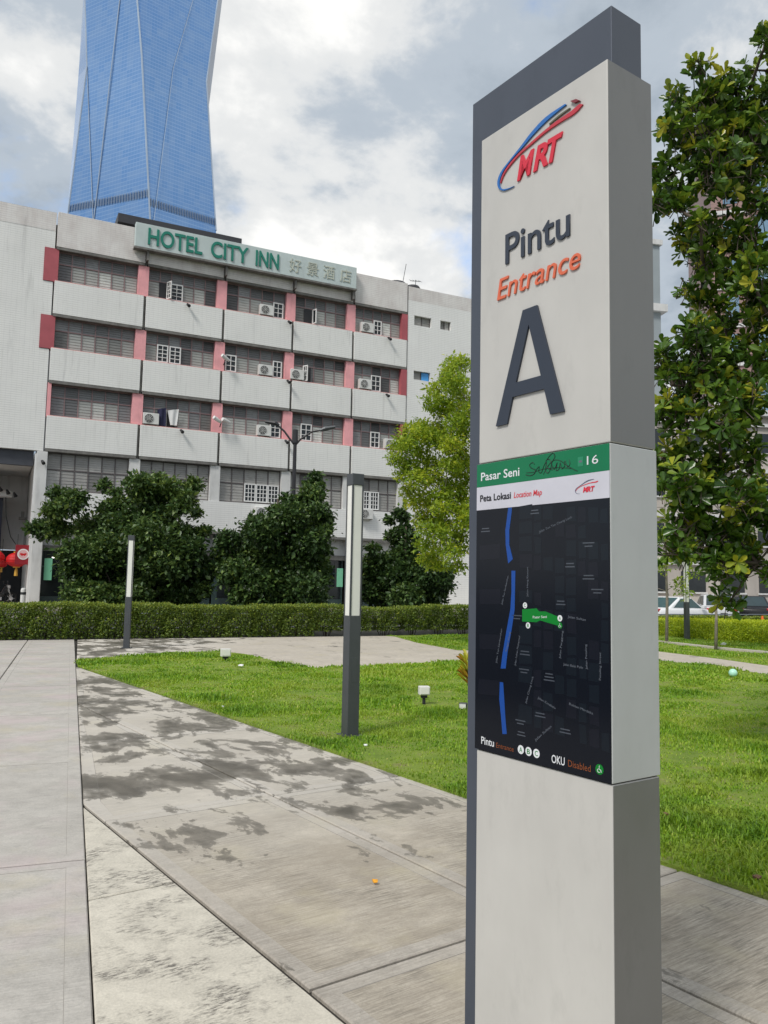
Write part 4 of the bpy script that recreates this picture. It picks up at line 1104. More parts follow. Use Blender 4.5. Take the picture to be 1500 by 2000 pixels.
TV = {k: Vector(v) - Vector((-142, 430, 0)) for k, v in dict(BL=(-185.9, 445, 204.6), BC=(-128.3, 415, 191.8), BR=(-98.6, 440, 201.0), ML=(-176.3, 437.8, 296.7), MC=(-138.4, 418, 289.9), MR=(-108.2, 442.6, 291.8),
      SL=(-188.1, 455, 301.7), ST=(-187.8, 455, 354.1), TL=(-180.2, 439.2, 338.7), TC=(-143.2, 420, 324.5), TR=(-106.3, 454.2, 351.8), G1=(-111.3, 464.0, 290.7), GT=(-108.1, 474.0, 367.1)).items()}
for b_, m_ in (('BL', 'ML'), ('BC', 'MC'), ('BR', 'MR')):
    TV['G' + b_] = Vector((TV[b_].x * 1.06, TV[b_].y, 0))
for k, src in (('UL', 'TL'), ('UC', 'TC'), ('UR', 'TR'), ('US', 'ST'), ('UG', 'GT')): TV[k] = Vector((TV[src].x * 0.9, TV[src].y * 0.9 + 2, 430))
TV['KL'] = Vector((-30, 62, 0)); TV['KLt'] = Vector((-30, 55, 430)); TV['KR'] = Vector((34, 60, 0)); TV['KRt'] = Vector((32, 54, 430)); TV['KRm'] = Vector((18, 57, 290)); TV['KLm'] = Vector((-28, 58, 300))
def facet(name, keys, mat):
    b = MB(); b.poly([TV[k] for k in keys])
    c = sum((TV[k] for k in keys), Vector()) / len(keys)
    me = b.mesh(name, mat); 
    bm = bmesh.new(); bm.from_mesh(me); bm.faces.ensure_lookup_table(); bm.normal_update()
    cen = Vector((0, 22, c.z))
    if bm.faces[0].normal.dot(c - cen) < 0: bmesh.ops.reverse_faces(bm, faces=bm.faces)
    bmesh.ops.triangulate(bm, faces=bm.faces)
    bm.to_mesh(me); bm.free()
    return link(name, me, tw)
for ks, mt in ((('BL', 'BC', 'MC', 'ML'), M_TG), (('ML', 'MC', 'TC', 'TL'), M_TG), (('BC', 'BR', 'MR', 'MC'), M_TG), (('MC', 'MR', 'TR', 'TC'), M_TG), (('BL', 'ML', 'SL'), M_TG), (('ML', 'TL', 'ST', 'SL'), M_TG),
           (('MR', 'G1', 'GT', 'TR'), M_FACET), (('BR', 'G1', 'MR'), M_FACET), (('GBL', 'GBC', 'BC', 'BL'), M_TG), (('GBC', 'GBR', 'BR', 'BC'), M_TG), (('TL', 'TC', 'UC', 'UL'), M_TG), (('TC', 'TR', 'UR', 'UC'), M_TG),
           (('ST', 'TL', 'UL', 'US'), M_TG), (('TR', 'GT', 'UG', 'UR'), M_FACET), (('GBL', 'BL', 'KLm', 'KL'), M_TG), (('BL', 'SL', 'KLm'), M_TG), (('SL', 'ST', 'KLm'), M_TG), (('ST', 'US', 'KLt', 'KLm'), M_TG), (('GBR', 'BR', 'KRm', 'KR'), M_TG), (('BR', 'G1', 'KRm'), M_TG), (('G1', 'GT', 'KRm'), M_TG), (('GT', 'UG', 'KRt', 'KRm'), M_TG), (('KL', 'KR', 'KRm', 'KLm'), M_TG), (('KLm', 'KRm', 'KRt', 'KLt'), M_TG), (('UL', 'UC', 'UR', 'UG', 'KRt', 'KLt', 'US'), M_FACET)):
    facet('facet', ks, mt)
def fin(pts, r_=0.55): MB().tube(pts, r_, 5).build('edge_fin', M_FIN, tw)
for ks in (('BL', 'ML', 'TL', 'UL'), ('BC', 'MC', 'TC', 'UC'), ('BR', 'MR', 'TR', 'UR')): fin([TV[k] for k in ks], 0.5)
lerp = lambda a, b_, t: TV[a].lerp(TV[b_], t)
f1 = lerp('BL', 'BC', 0.335); o_ = Vector((0, -0.4, 0))
fin([f1 + o_, TV['ML'] + o_], 0.22); fin([f1 + o_, lerp('ML', 'MC', 0.48) + o_ * 2, lerp('TL', 'TC', 0.68) + o_], 0.28)
fin([TV['BC'] + Vector((1.5, 0, 0)) , lerp('MC', 'MR', 0.48) + o_ * 2, lerp('TC', 'TR', 0.68) + o_], 0.16)
def vents(a, b_, c_, d_, h0, h1, n):
    A, B, Cc, Dd = TV[a], TV[b_], TV[c_], TV[d_]; b = MB(); nn = (B - A).cross(Dd - A).normalized()
    if nn.y > 0: nn = -nn
    pt = lambda t, h: A.lerp(B, t).lerp(Dd.lerp(Cc, t), h) + nn * 0.5
    for k in range(n):
        t0, t1 = (k + 0.3) / n, (k + 0.75) / n; h_ = h0 + (h1 - h0) * k / n
        b.quad(pt(t0, h_), pt(t1, h_), pt(t1, h_ + 0.045), pt(t0, h_ + 0.045))
    b.build('vent_band', simple('vent_dark', (0.13, 0.18, 0.27), 0.5), tw)['kind'] = 'stuff'
vents('BL', 'BC', 'MC', 'ML', 0.085, 0.165, 30); vents('BC', 'BR', 'MR', 'MC', 0.11, 0.03, 26)

# ================================================================== buildings on the right
M_BRICK = tile_mat('pink_brick', (0.30, 0.19, 0.17), streak=0.2, sx=0.6, sz=0.3)
M_BGLASS = simple('blue_pane', (0.22, 0.34, 0.46), 0.12, 0.6, var=0.2, vscale=0.2)
M_GREYB = simple('grey_cladding', (0.30, 0.34, 0.36), 0.6, var=0.08, vscale=0.3)
M_BEIGE = simple('beige_render', (0.46, 0.42, 0.38), 0.8, var=0.12, vscale=0.3, grime=0.3)
gb = tag(empty('office_block', (19.2, 60, 0), R(12)), 'slim grey office block showing just past the right edge of the totem', 'building')
bxo('wall', -6.5, 2.0, 0, 10, -0.1, 23.5, M_GREYB, gb); bxo('upper_storey', -6.5, 2.0, 0.05, 9.6, 23.6, 28.4, M_GREYB, gb)
bxo('floor_band', -6.8, 2.4, -0.35, 10.2, 23.0, 23.58, M_COLW, gb); bxo('floor_band', -6.8, 2.4, -0.3, 10.2, 20.0, 20.5, M_COLW, gb); bxo('roof', -6.6, 2.15, -0.15, 9.8, 28.4, 28.8, M_COLW, gb)
for k in range(6):
    z = 3 + 2.9 * k
    for x in (-5, -2.6, -0.2): bxo('window', x, x + 1.5, -0.04, 0.02, z, z + 1.6, M_BGLASS, gb)
bb = tag(empty('brick_tower', (29.2, 70, 0), R(-14)), 'pink brick high rise with white bands and blue glass seen through the leaves', 'building')
bxo('wall', 0, 3.2, 0, 16, -0.1, 44, M_BRICK, bb)
bxo('wall', 3.21, 22, 0.3, 16, -0.1, 44, M_BRICK, bb)
for k in range(11):
    z = 4 + 3.5 * k
    bxo('floor_band', -0.15, 3.3, -0.15, 0.0, z, z + 0.35, M_COLW, bb)
    bxo('window', 1.0, 2.2, -0.04, 0.0, z + 1.0, z + 2.9, M_BGLASS, bb)
    for c in range(8):
        x = 3.7 + 2.2 * c; bxo('glass_pane', x, x + 2.0, 0.2, 0.29, z + 0.35, z + 3.3, M_BGLASS, bb)
lb = tag(empty('low_building', (17.5, 55, 0), R(8)), 'low beige building with dark openings behind the leaves of the right hand tree', 'building')
bxo('wall', -1, 24, 0, 12, -0.1, 14.0, M_BEIGE, lb); bxo('roof', -1.3, 24.3, -0.5, 12.2, 14.0, 14.4, M_COLW, lb)
for k in range(4):
    z = 0.6 + 3.3 * k
    bxo('floor_band', -1.05, 24.05, -0.2, 0.0, z + 2.75, z + 3.0, M_COLW, lb)
    for c in range(8):
        x = 0.2 + 2.9 * c; w_ = bxo('window', x, x + 1.8, -0.04, 0.0, z + 0.9, z + 2.3, M_GLASSD, lb); bxo('sill', x - 0.1, x + 1.9, -0.12, -0.041, z + 0.78, z + 0.89, M_COLW, w_)

# ================================================================== trees and shrubs
M_BARK = simple('bark', (0.09, 0.07, 0.055), 0.9, var=0.3, vscale=8)
M_BARKG = simple('bark_grey', (0.24, 0.21, 0.18), 0.9, var=0.3, vscale=10)
M_LF_DARK = leaf_mat('leaf_dark_green', [(0.0, (0.021, 0.048, 0.016)), (0.45, (0.052, 0.104, 0.027)), (0.8, (0.12, 0.19, 0.04)), (1.0, (0.24, 0.32, 0.07))], 0.22, 0.42, 1.5)
M_LF_YEL = leaf_mat('leaf_yellow_green', [(0.0, (0.10, 0.19, 0.02)), (0.4, (0.21, 0.32, 0.026)), (0.8, (0.38, 0.46, 0.036)), (1.0, (0.56, 0.54, 0.06))], 0.4, 0.45, 1.6)
M_LF_BIG = leaf_mat('leaf_big_glossy', [(0.0, (0.026, 0.062, 0.010)), (0.40, (0.058, 0.128, 0.016)), (0.68, (0.12, 0.205, 0.022)), (0.86, (0.26, 0.32, 0.03)), (1.0, (0.44, 0.43, 0.04))], 0.24, 0.27, 1.5)
M_LF_HED = leaf_mat('leaf_hedge', [(0.0, (0.055, 0.10, 0.018)), (0.5, (0.125, 0.19, 0.026)), (0.85, (0.24, 0.30, 0.04)), (1.0, (0.36, 0.40, 0.06))], 0.3, 0.45, 1.5)
M_LF_GOLD = leaf_mat('leaf_golden', [(0.0, (0.13, 0.21, 0.012)), (0.5, (0.30, 0.40, 0.016)), (1.0, (0.55, 0.60, 0.03))], 0.35, 0.5, 1.5)
LEAF_Q = (np.array([(0, 0, 0), (0.45, 0.5, 0.10), (1, 0, -0.05), (0.45, -0.5, 0.10)]), np.array([(0, 2, 1), (0, 3, 2)]))
LEAF_O = (np.array([(0, 0, 0), (0.38, 0.26, 0.05), (0.74, 0.5, 0.09), (0.93, 0.33, 0.05), (1.0, 0, -0.04), (0.93, -0.33, 0.05), (0.74, -0.5, 0.09), (0.38, -0.26, 0.05), (0.6, 0, -0.02)]),
          np.array([(0, 8, 1), (1, 8, 2), (2, 8, 3), (3, 8, 4), (4, 8, 5), (5, 8, 6), (6, 8, 7), (7, 8, 0)]))
def leaves(name, P, Dv, Nv, L, Wd, mat, rnd, shape=LEAF_Q):
    """leaf blades: base point P, direction Dv, rough normal Nv, length L, width Wd"""
    Dv = Dv / np.linalg.norm(Dv, axis=1, keepdims=True)
    S = np.cross(Nv, Dv); S /= np.linalg.norm(S, axis=1, keepdims=True) + 1e-9
    N = np.cross(Dv, S)
    tv, tf = shape; n = len(P); k = len(tv)
    V = (P[:, None, :] + Dv[:, None, :] * (tv[None, :, 0:1] * L[:, None, None]) + S[:, None, :] * (tv[None, :, 1:2] * Wd[:, None, None]) + N[:, None, :] * (tv[None, :, 2:3] * L[:, None, None])).reshape(-1, 3)
    Fc = (np.arange(n)[:, None, None] * k + tf[None]).reshape(-1, tf.shape[1])
    return np_mesh(name, V, Fc, mat, np.repeat(rnd, k), smooth=(k > 4))
def rand_unit(r, n):
    v = r.normal(size=(n, 3)); return v / np.linalg.norm(v, axis=1, keepdims=True)
def limb(b, p, q, r0, r1, sag=0.15, seg=6):
    p, q = Vector(p), Vector(q); d = q - p
    m1 = p + d * 0.35 + Vector((0, 0, sag * d.length * 0.6)); m2 = p + d * 0.7 + Vector((random.uniform(-.05, .05), random.uniform(-.05, .05), sag * 0.5)) * d.length
    b.tube([p, m1, m2, q], [r0, r0 * 0.75 + r1 * 0.25, (r0 + r1) * 0.45, r1], seg)
def tree(name, label, base, top_z, clumps, D, spread, leaf, width, dens, mat, seed, trunk_r=0.12, bark=None, group=None, rosette=0, stretch=0.75, lean=(0, 0), limb_r=0.035, shape=LEAF_Q, rmean=0.5):
    r = np.random.default_rng(seed); random.seed(seed)
    root = tag(empty(name, (base[0], base[1], base[2] if len(base) > 2 else 0)), label, 'tree', group)
    B = Vector(root.location)
    xs_ = [c[0] for c in clumps]; cx_, hw = (min(xs_) + max(xs_)) / 2, max(0.3, (max(xs_) - min(xs_)) / 2)
    tb = MB(); tp = Vector((lean[0], lean[1], top_z))
    tb.tube([(0, 0, -0.05), tuple(tp * 0.3 + Vector((0.04, 0.02, 0))), tuple(tp * 0.65), tuple(tp)], [trunk_r, trunk_r * 0.8, trunk_r * 0.6, trunk_r * 0.3], 9)
    Pl, Dl, Nl, Ll, Rl = [], [], [], [], []
    nodes = [tp * k for k in (0.35, 0.5, 0.65, 0.8, 0.92)]
    order = sorted(clumps, key=lambda c: math.hypot(c[0] - B.x, 0.5 * (c[1] - B.z - top_z * 0.6)))
    for (x, z, cr) in order:
        e = max(0.0, 1 - ((x - cx_) / (hw * 1.05)) ** 2) ** 0.5
        dy = r.uniform(-1, 1) * spread * (0.35 + 0.65 * e)
        c = np.array([x - B.x, D - B.y + dy, z - B.z]); cv = Vector(c)
        # each spray of leaves grows from the nearest bough below it
        src = min(nodes, key=lambda q_: (q_ - cv).length + 1.2 * max(0.0, q_.z - cv.z))
        limb(tb, tuple(src), tuple(cv), limb_r * (0.5 + 0.25 * min(2.0, (cv - src).length)), 0.007, 0.05, 5)
        nodes.append(cv)
        n = int(dens * cr * cr) + 12
        if rosette:
            m = max(2, n // rosette)
            q = rand_unit(r, m) * (r.random((m, 1)) ** 0.42) * cr; q[:, 1] *= 1.0
            ax = rand_unit(r, m) * 0.7 + q / cr * 0.7 + np.array([0, 0, 0.55]); ax /= np.linalg.norm(ax, axis=1, keepdims=True)
            tone = np.clip(r.normal(rmean, 0.2, m) + (r.random(m) < 0.10) * 0.4, 0, 1)
            for j in range(m):
                tb.tube([tuple(c + q[j] - ax[j] * leaf * 1.3), tuple(c + q[j])], [0.006, 0.003], 3, cap=False)
            for i in range(rosette):
                ang = 2 * np.pi * i / rosette + r.uniform(0, 1, m)
                s1 = np.cross(ax, np.array([0.3, 0.2, 0.9])); s1 /= np.linalg.norm(s1, axis=1, keepdims=True); s2 = np.cross(ax, s1)
                out_ = s1 * np.cos(ang)[:, None] + s2 * np.sin(ang)[:, None]; up = r.uniform(0.1, 0.8, (m, 1))
                Pl.append(c + q); Dl.append(out_ * (1 - up * 0.5) + ax * up + rand_unit(r, m) * 0.15); Nl.append(ax + out_ * -0.4)
                Ll.append(leaf * r.uniform(0.5, 1.25, m)); Rl.append(np.clip(tone + r.normal(0, 0.08, m), 0, 1))
        else:
            q = rand_unit(r, n) * (r.random((n, 1)) ** 0.45) * np.where(r.random((n, 1)) < 0.16, r.uniform(1.0, 1.5, (n, 1)), 0.95) * cr; q[:, 2] *= stretch
            dirv = rand_unit(r, n) + q / cr * 0.6 + np.array([0, 0, -0.1])
            Pl.append(c + q); Dl.append(dirv); Nl.append(rand_unit(r, n) * 0.8 + np.array([0, 0, 1.0]))
            Ll.append(leaf * np.clip(r.lognormal(-0.05, 0.35, n), 0.4, 1.9)); Rl.append(np.clip(r.normal(rmean + r.uniform(-.14, .14), 0.2, n), 0, 1))
    tb.build('trunk', bark or M_BARK, root, smooth=True)
    P, Dd, N, L, Rr = (np.concatenate(a) for a in (Pl, Dl, Nl, Ll, Rl))
    link('crown', leaves('crown', P, Dd, N, L, L * width, mat, Rr, shape), root)
    return root
TREE_A = [(-12.54,5.75,0.33),(-13.98,5.18,0.4),(-13.03,5.0,0.53),(-13.21,4.59,0.6),(-13.53,4.32,0.47),(-14.29,3.63,0.6),(-13.63,3.65,0.6),(-12.83,3.8,0.73),(-12.01,4.62,0.67),(-11.56,4.96,0.4),(-11.84,5.36,0.27),(-10.38,5.59,0.73),(-9.93,5.94,0.47),(-10.69,5.04,0.73),(-9.69,5.2,0.67),(-9.17,5.55,0.53),(-8.38,5.76,0.47),(-8.82,5.08,0.6),(-8.21,5.09,0.33),(-7.99,4.49,0.3),(-8.47,4.68,0.47),(-9.65,4.26,0.93),(-10.64,4.04,1.0),(-11.77,3.82,0.93),(-7.69,3.62,0.33),(-7.43,3.76,0.2),(-8.62,3.47,0.8),(-7.92,2.89,0.67),(-8.9,2.4,1.13),(-10.25,2.71,1.2),(-11.58,2.68,1.13),(-12.51,2.67,0.73),(-12.06,1.68,1.0),(-10.86,1.57,1.13),(-9.53,1.53,1.2),(-8.34,1.62,0.93),(-7.69,2.03,0.73),(-11.49,0.9,0.8),(-10.16,0.86,0.87),(-8.51,0.89,0.87),(-12.0,3.14,0.8),(-9.61,3.32,1.0),(-14.7,3.69,0.27),(-7.46,1.24,0.4)]
TREE_B = [(-3.11,6.35,0.31),(-3.18,5.96,0.46),(-3.24,5.41,0.61),(-3.46,4.95,0.69),(-2.76,4.65,0.53),(-2.44,4.35,0.31),(-4.15,5.16,0.31),(-4.99,4.84,0.31),(-4.52,4.46,0.61),(-3.9,4.32,0.84),(-2.97,4.03,0.76),(-2.43,3.81,0.31),(-5.42,4.06,0.46),(-5.79,3.67,0.46),(-5.03,3.69,0.92),(-4.03,3.4,1.07),(-3.1,3.26,0.84),(-2.64,3.04,0.46),(-6.47,3.28,0.61),(-5.84,2.91,0.84),(-4.99,2.46,1.15),(-3.84,2.33,1.22),(-2.93,2.27,0.76),(-6.75,2.74,0.53),(-6.12,1.99,0.84),(-5.34,1.47,1.15),(-4.19,1.34,1.22),(-3.21,1.36,0.92),(-2.61,1.75,0.38),(-5.7,0.86,0.69),(-4.55,0.73,0.69),(-3.34,0.75,0.69),(-2.74,0.99,0.46)]
TREE_C = [(0.25,4.52,0.28),(0.72,4.85,0.32),(0.97,4.62,0.28),(0.42,3.81,0.36),(0.98,4.06,0.4),(1.22,3.58,0.48),(0.83,3.25,0.48),(-0.44,3.15,0.32),(1.15,2.94,0.72),(0.44,2.61,0.72),(-0.35,2.59,0.56),(-0.67,2.35,0.4),(1.56,2.23,0.88),(0.61,1.98,0.96),(-0.34,1.8,0.8),(2.28,2.01,0.88),(2.76,1.62,0.48),(-0.01,1.1,0.8),(1.02,1.04,0.88),(2.13,1.06,0.88),(-0.64,1.16,0.48),(2.91,2.18,0.4)]
TREE_Y = [(1.9,7.92,0.26),(2.09,7.73,0.26),(1.72,7.53,0.22),(2.02,7.39,0.33),(1.47,7.18,0.26),(1.8,7.08,0.33),(2.18,6.97,0.29),(1.29,6.69,0.26),(1.58,6.58,0.29),(2.03,6.51,0.33),(2.18,6.1,0.26),(1.89,5.95,0.29),(1.48,6.09,0.22),(1.0,6.04,0.26),(0.7,5.85,0.26),(0.49,5.62,0.26),(0.93,5.63,0.29),(0.34,5.39,0.18),(0.64,5.32,0.29),(1.04,5.33,0.29),(0.27,4.98,0.22),(0.57,4.87,0.29),(0.94,4.88,0.33),(1.38,4.96,0.26),(1.75,4.82,0.29),(2.12,4.83,0.22),(0.5,4.57,0.22),(0.87,4.43,0.29),(1.31,4.52,0.29),(1.68,4.45,0.18),(0.66,4.21,0.22),(1.03,4.06,0.26),(0.74,3.84,0.18),(1.39,4.0,0.18),(1.21,3.77,0.29),(1.55,3.63,0.26),(2.06,3.71,0.22),(2.17,3.35,0.26),(1.04,3.4,0.22),(1.4,3.33,0.29),(1.77,3.23,0.26),(1.15,3.07,0.26),(1.52,2.97,0.29),(1.89,2.9,0.26),(1.12,2.67,0.22),(1.45,2.53,0.29),(1.78,2.46,0.26),(2.14,2.61,0.22),(1.2,2.3,0.22),(1.53,2.16,0.22),(2.08,2.1,0.18),(2.21,2.98,0.22),(2.95,7.78,0.26),(3.14,7.41,0.22),(3.4,7.07,0.26),(3.59,6.58,0.26),(2.85,6.38,0.33),(3.41,5.97,0.22),(4.19,5.76,0.26),(3.97,5.54,0.29),(4.26,5.24,0.29),(4.63,4.91,0.22),(3.97,4.79,0.33),(3.16,4.7,0.29),(4.41,4.5,0.22),(3.6,4.41,0.29),(4.26,4.13,0.22),(4.19,3.76,0.18),(3.71,3.67,0.29),(2.87,3.58,0.22),(3.9,3.31,0.22),(3.17,3.11,0.26),(3.42,2.86,0.29),(3.83,2.57,0.22),(3.17,2.34,0.26),(3.75,2.21,0.22),(2.88,1.97,0.18)]
TREE_R = [(3.0,6.68,0.09),(3.09,6.44,0.25),(2.83,6.37,0.12),(3.43,6.66,0.19),(3.59,6.83,0.12),(3.69,6.91,0.09),(3.32,6.34,0.34),(3.58,6.42,0.28),(2.69,6.05,0.12),(2.92,5.99,0.28),(3.25,5.93,0.34),(3.57,5.97,0.31),(2.69,5.71,0.16),(2.82,5.54,0.22),(3.14,5.55,0.28),(3.47,5.59,0.28),(2.68,5.34,0.16),(2.78,5.2,0.12),(3.0,5.18,0.16),(3.3,5.18,0.19),(3.56,5.25,0.19),(2.9,5.01,0.09),(3.13,4.91,0.22),(3.42,4.85,0.25),(3.61,4.92,0.16),(3.06,4.71,0.16),(2.9,4.51,0.09),(3.12,4.41,0.16),(3.38,4.51,0.25),(3.6,4.45,0.19),(3.31,4.18,0.19),(3.56,4.12,0.19),(2.86,3.98,0.16),(3.11,3.98,0.16),(2.69,3.78,0.19),(2.98,3.72,0.25),(3.3,3.76,0.25),(3.55,3.8,0.22),(2.72,3.49,0.19),(3.04,3.46,0.28),(3.36,3.43,0.28),(3.58,3.41,0.19),(2.65,3.2,0.16),(2.81,3.1,0.19),(3.1,3.08,0.19),(3.41,3.08,0.25),(2.65,2.81,0.16),(2.9,2.75,0.25),(3.18,2.66,0.22),(3.47,2.76,0.19),(2.71,2.56,0.19),(2.96,2.44,0.25),(3.24,2.38,0.22),(3.49,2.35,0.19),(2.83,2.18,0.22),(3.08,2.06,0.25),(3.36,2.07,0.22),(2.76,1.93,0.16),(2.95,1.75,0.19),(3.2,1.82,0.19),(3.48,1.82,0.19),(2.85,1.53,0.19),(3.04,1.57,0.16),(3.31,1.45,0.12),(3.5,1.42,0.16),(2.76,1.65,0.12),(4.22,6.86,0.25),(4.09,7.08,0.25),(5.17,2.92,0.31),(4.12,4.36,0.23),(4.11,6.84,0.22),(5.18,2.77,0.31),(5.13,6.35,0.24),(4.73,3.29,0.32),(5.28,6.98,0.28),(4.84,4.54,0.21),(4.61,6.95,0.33),(5.15,4.31,0.23),(5.21,4.18,0.32),(5.13,4.53,0.25),(4.74,4.97,0.21),(4.2,2.84,0.19),(3.82,3.85,0.23),(4.63,4.73,0.24),(5.45,6.34,0.25),(4.07,3.82,0.23),(4.29,3.2,0.24),(4.58,2.35,0.2),(3.91,6.11,0.31),(4.81,6.08,0.24),(4.06,4.79,0.19),(4.8,2.4,0.34),(4.85,2.06,0.19),(4.15,2.01,0.31),(4.34,2.14,0.28),(5.13,5.76,0.22),(4.55,6.67,0.25),(5.36,5.55,0.19),(3.89,6.46,0.31),(4.39,5.77,0.2),(5.36,5.02,0.22),(3.93,7.14,0.21),(4.93,6.6,0.19),(4.61,6.01,0.34),(3.96,4.39,0.31),(4.33,1.9,0.26),(4.17,5.07,0.19),(4.49,6.01,0.33),(5.1,4.59,0.19),(4.22,6.04,0.22),(4.08,2.53,0.21),(3.78,2.21,0.27),(5.38,5.14,0.33),(4.76,2.97,0.3),(4.64,6.93,0.22),(5.08,2.38,0.33),(4.28,3.69,0.31),(4.73,2.84,0.27),(4.78,3.54,0.23),(5.14,2.08,0.2),(5.22,2.06,0.29),(3.78,2.36,0.21),(5.28,3.65,0.2),(4.01,3.8,0.28),(4.87,2.23,0.22),(3.71,2.24,0.19)]
# trees in front of the hotel (their crowns follow horizontal tiers of twigs)
tree('shade_tree', 'broad dark green tree with tiered branches behind the far lamp column', (-10.2, 34.0, 0), 4.6, [(x, z, c * 1.0) for x, z, c in TREE_A] + [(-12.2, 1.0, 0.8), (-11.0, 0.9, 0.8), (-12.6, 1.9, 0.7)], 34, 1.7, 0.17, 0.6, 2500, M_LF_DARK, 41, 0.16, group='dark trees before the hotel', rmean=0.52)
tree('shade_tree', 'dark green tree with a pointed top in front of the street lamp', (-4.6, 34.5, 0), 5.2, [(x, z, c * 1.0) for x, z, c in TREE_B], 34.5, 1.5, 0.17, 0.6, 2500, M_LF_DARK, 42, 0.15, group='dark trees before the hotel', rmean=0.45)
tree('shade_tree', 'small sparse dark tree between the near lamp column and the yellow tree', (1.0, 36.0, 0), 4.2, [(x, z, c * 1.0) for x, z, c in TREE_C], 36, 1.2, 0.17, 0.6, 2700, M_LF_DARK, 43, 0.11, group='dark trees before the hotel', rmean=0.42)
tree('yellow_tree', 'young tree with yellow green leaves just left of the totem', (2.6, 22.0, 0), 5.9, [(x, z, c * 1.3) for x, z, c in TREE_Y + [(2.19,5.76,0.26),(2.04,5.5,0.29),(1.75,5.34,0.29),(2.27,5.2,0.26),(1.9,5.05,0.26),(2.2,4.46,0.29),(1.91,4.16,0.29),(2.2,4.01,0.26),(1.62,4.04,0.22),(1.84,3.71,0.29),(2.24,3.64,0.22),(1.89,5.65,0.29),(1.37,5.56,0.29),(1.52,5.79,0.29),(1.22,5.86,0.26),(1.66,6.77,0.26),(2.4,6.33,0.33),(2.42,4.83,0.33),(2.43,3.35,0.33)]], 22, 0.9, 0.095, 0.5, 3400, M_LF_YEL, 44, 0.09, bark=M_BARKG, limb_r=0.016, rmean=0.5)
TREE_R = [c for k, c in enumerate(TREE_R) if k not in (58, 61, 62, 64, 65)]
tree('broadleaf_tree', 'big tree with large glossy leaves overhanging the right edge of the picture', (5.5, 7.9, 0.0), 4.9, TREE_R, 7.5, 0.35, 0.112, 0.46, 5000, M_LF_BIG, 45, 0.17, rosette=8, limb_r=0.035, shape=LEAF_O, rmean=0.46)
# sapling and slim tree on the far lawn
rsap = random.Random(5)
tree('sapling', 'thin grey sapling on the far lawn right of the grey lamp column', (8.88, 21.52, 0), 3.0, [(8.88 + rsap.uniform(-0.95, 0.95), 2.6 + rsap.uniform(-0.5, 0.8), rsap.uniform(0.2, 0.36)) for _ in range(18)], 21.5, 0.6, 0.13, 0.5, 1100, M_LF_DARK, 46, 0.045, bark=M_BARKG, limb_r=0.018, rmean=0.68)
tree('slim_tree', 'slender pale leaved tree showing beside the right edge of the totem', (8.45, 24.0, 0), 4.4, [(8.45 + rsap.uniform(-0.8, 0.8), 3.3 + rsap.uniform(-1.9, 1.6), rsap.uniform(0.16, 0.3)) for _ in range(26)], 24, 0.6, 0.11, 0.5, 900, M_LF_YEL, 47, 0.05, bark=M_BARKG, limb_r=0.016, rmean=0.35)

def shrub_mesh(seed, w, d, h, n, leaf, mat, skirt=0.2, top_bias=0.3, rmean=0.45):
    r = np.random.default_rng(seed)
    q = r.uniform(-1, 1, (n, 3)); s = r.random(n)
    # most leaves sit in the outer shell of a clipped block
    ax = r.integers(0, 3, n); sg = np.sign(r.uniform(-1, 1, n))
    shell = r.random(n) < 0.62
    for a in range(3):
        k = shell & (ax == a); q[k, a] = sg[k] * r.uniform(0.8, 1.02, k.sum())
    lump = 0.86 + 0.14 * np.sin(q[:, 0] * 3.1 + seed) * np.cos(q[:, 2] * 2.7 + seed * 2) + r.normal(0, 0.05, n)
    P = np.stack([q[:, 0] * w / 2 * lump * 1.06, q[:, 1] * d / 2 * lump, skirt + (q[:, 2] * 0.5 + 0.5) * (h - skirt) * (0.94 + 0.08 * lump)], 1)
    keep = (P[:, 2] > skirt + 0.15 * h) | (r.random(n) < 0.45); P = P[keep]; q = q[keep]; n = len(P)
    Dv = rand_unit(r, n) + q * 0.5 + np.array([0, 0, 0.35]); Nv = rand_unit(r, n) * 0.7 + q * 0.6 + np.array([0, 0, 0.6])
    L = leaf * r.uniform(0.6, 1.35, n)
    rv = np.clip(r.normal(rmean, 0.2, n) + top_bias * np.clip(q[:, 2] - 0.55, 0, 1) * 1.6, 0, 1)  # top leaves paler: new growth, plus light from above put into the tone
    return leaves('foliage', P, Dv, Nv, L, L * 0.6, mat, rv)
HV = [(shrub_mesh(60 + k, 1.0, 0.85, 0.90, 5200, 0.066, M_LF_HED, 0.03 if k < 2 else 0.17), None) for k in range(5)]
def stems_mesh(seed):
    rs_ = random.Random(seed); b = MB()
    for k in range(7):
        x, y = rs_.uniform(-0.3, 0.3), rs_.uniform(-0.25, 0.25)
        b.tube([(x * 0.5, y * 0.5, -0.05), (x * 0.8, y, 0.25), (x * 1.3, y * 1.2, 0.6)], [0.014, 0.011, 0.005], 4)
    return b.mesh('stems', M_BARK)
HS = [stems_mesh(k) for k in range(3)]
def shrub_at(parent, s_, k, vk, sx, sz, base):
    o = empty('shrub', tuple(along(base, s_, -0.48)), FA + random.uniform(-0.12, 0.12)) if parent is None else None
    if parent is None:
        o.scale = (sx, 1, sz); link('foliage', HV[vk][0], o, rz=math.pi * (k % 2)); link('stems', HS[k % 3], o, rz=random.uniform(0, 6)); return o
    f_ = link('foliage', HV[vk][0], parent, (s_, 0, 0), math.pi * (k % 2) + random.uniform(-0.1, 0.1)); f_.scale = (sx, 1, sz)
    t_ = link('stems', HS[k % 3], parent, (s_, 0, 0), random.uniform(0, 6)); t_.scale = (1, 1, sz)
hd1 = tag(empty('clipped_hedge', tuple(along(HB, 0, -0.48)), FA), 'dense clipped green hedge along the back of the pavement at the left', 'hedge')
k = 0; s_ = -9.2
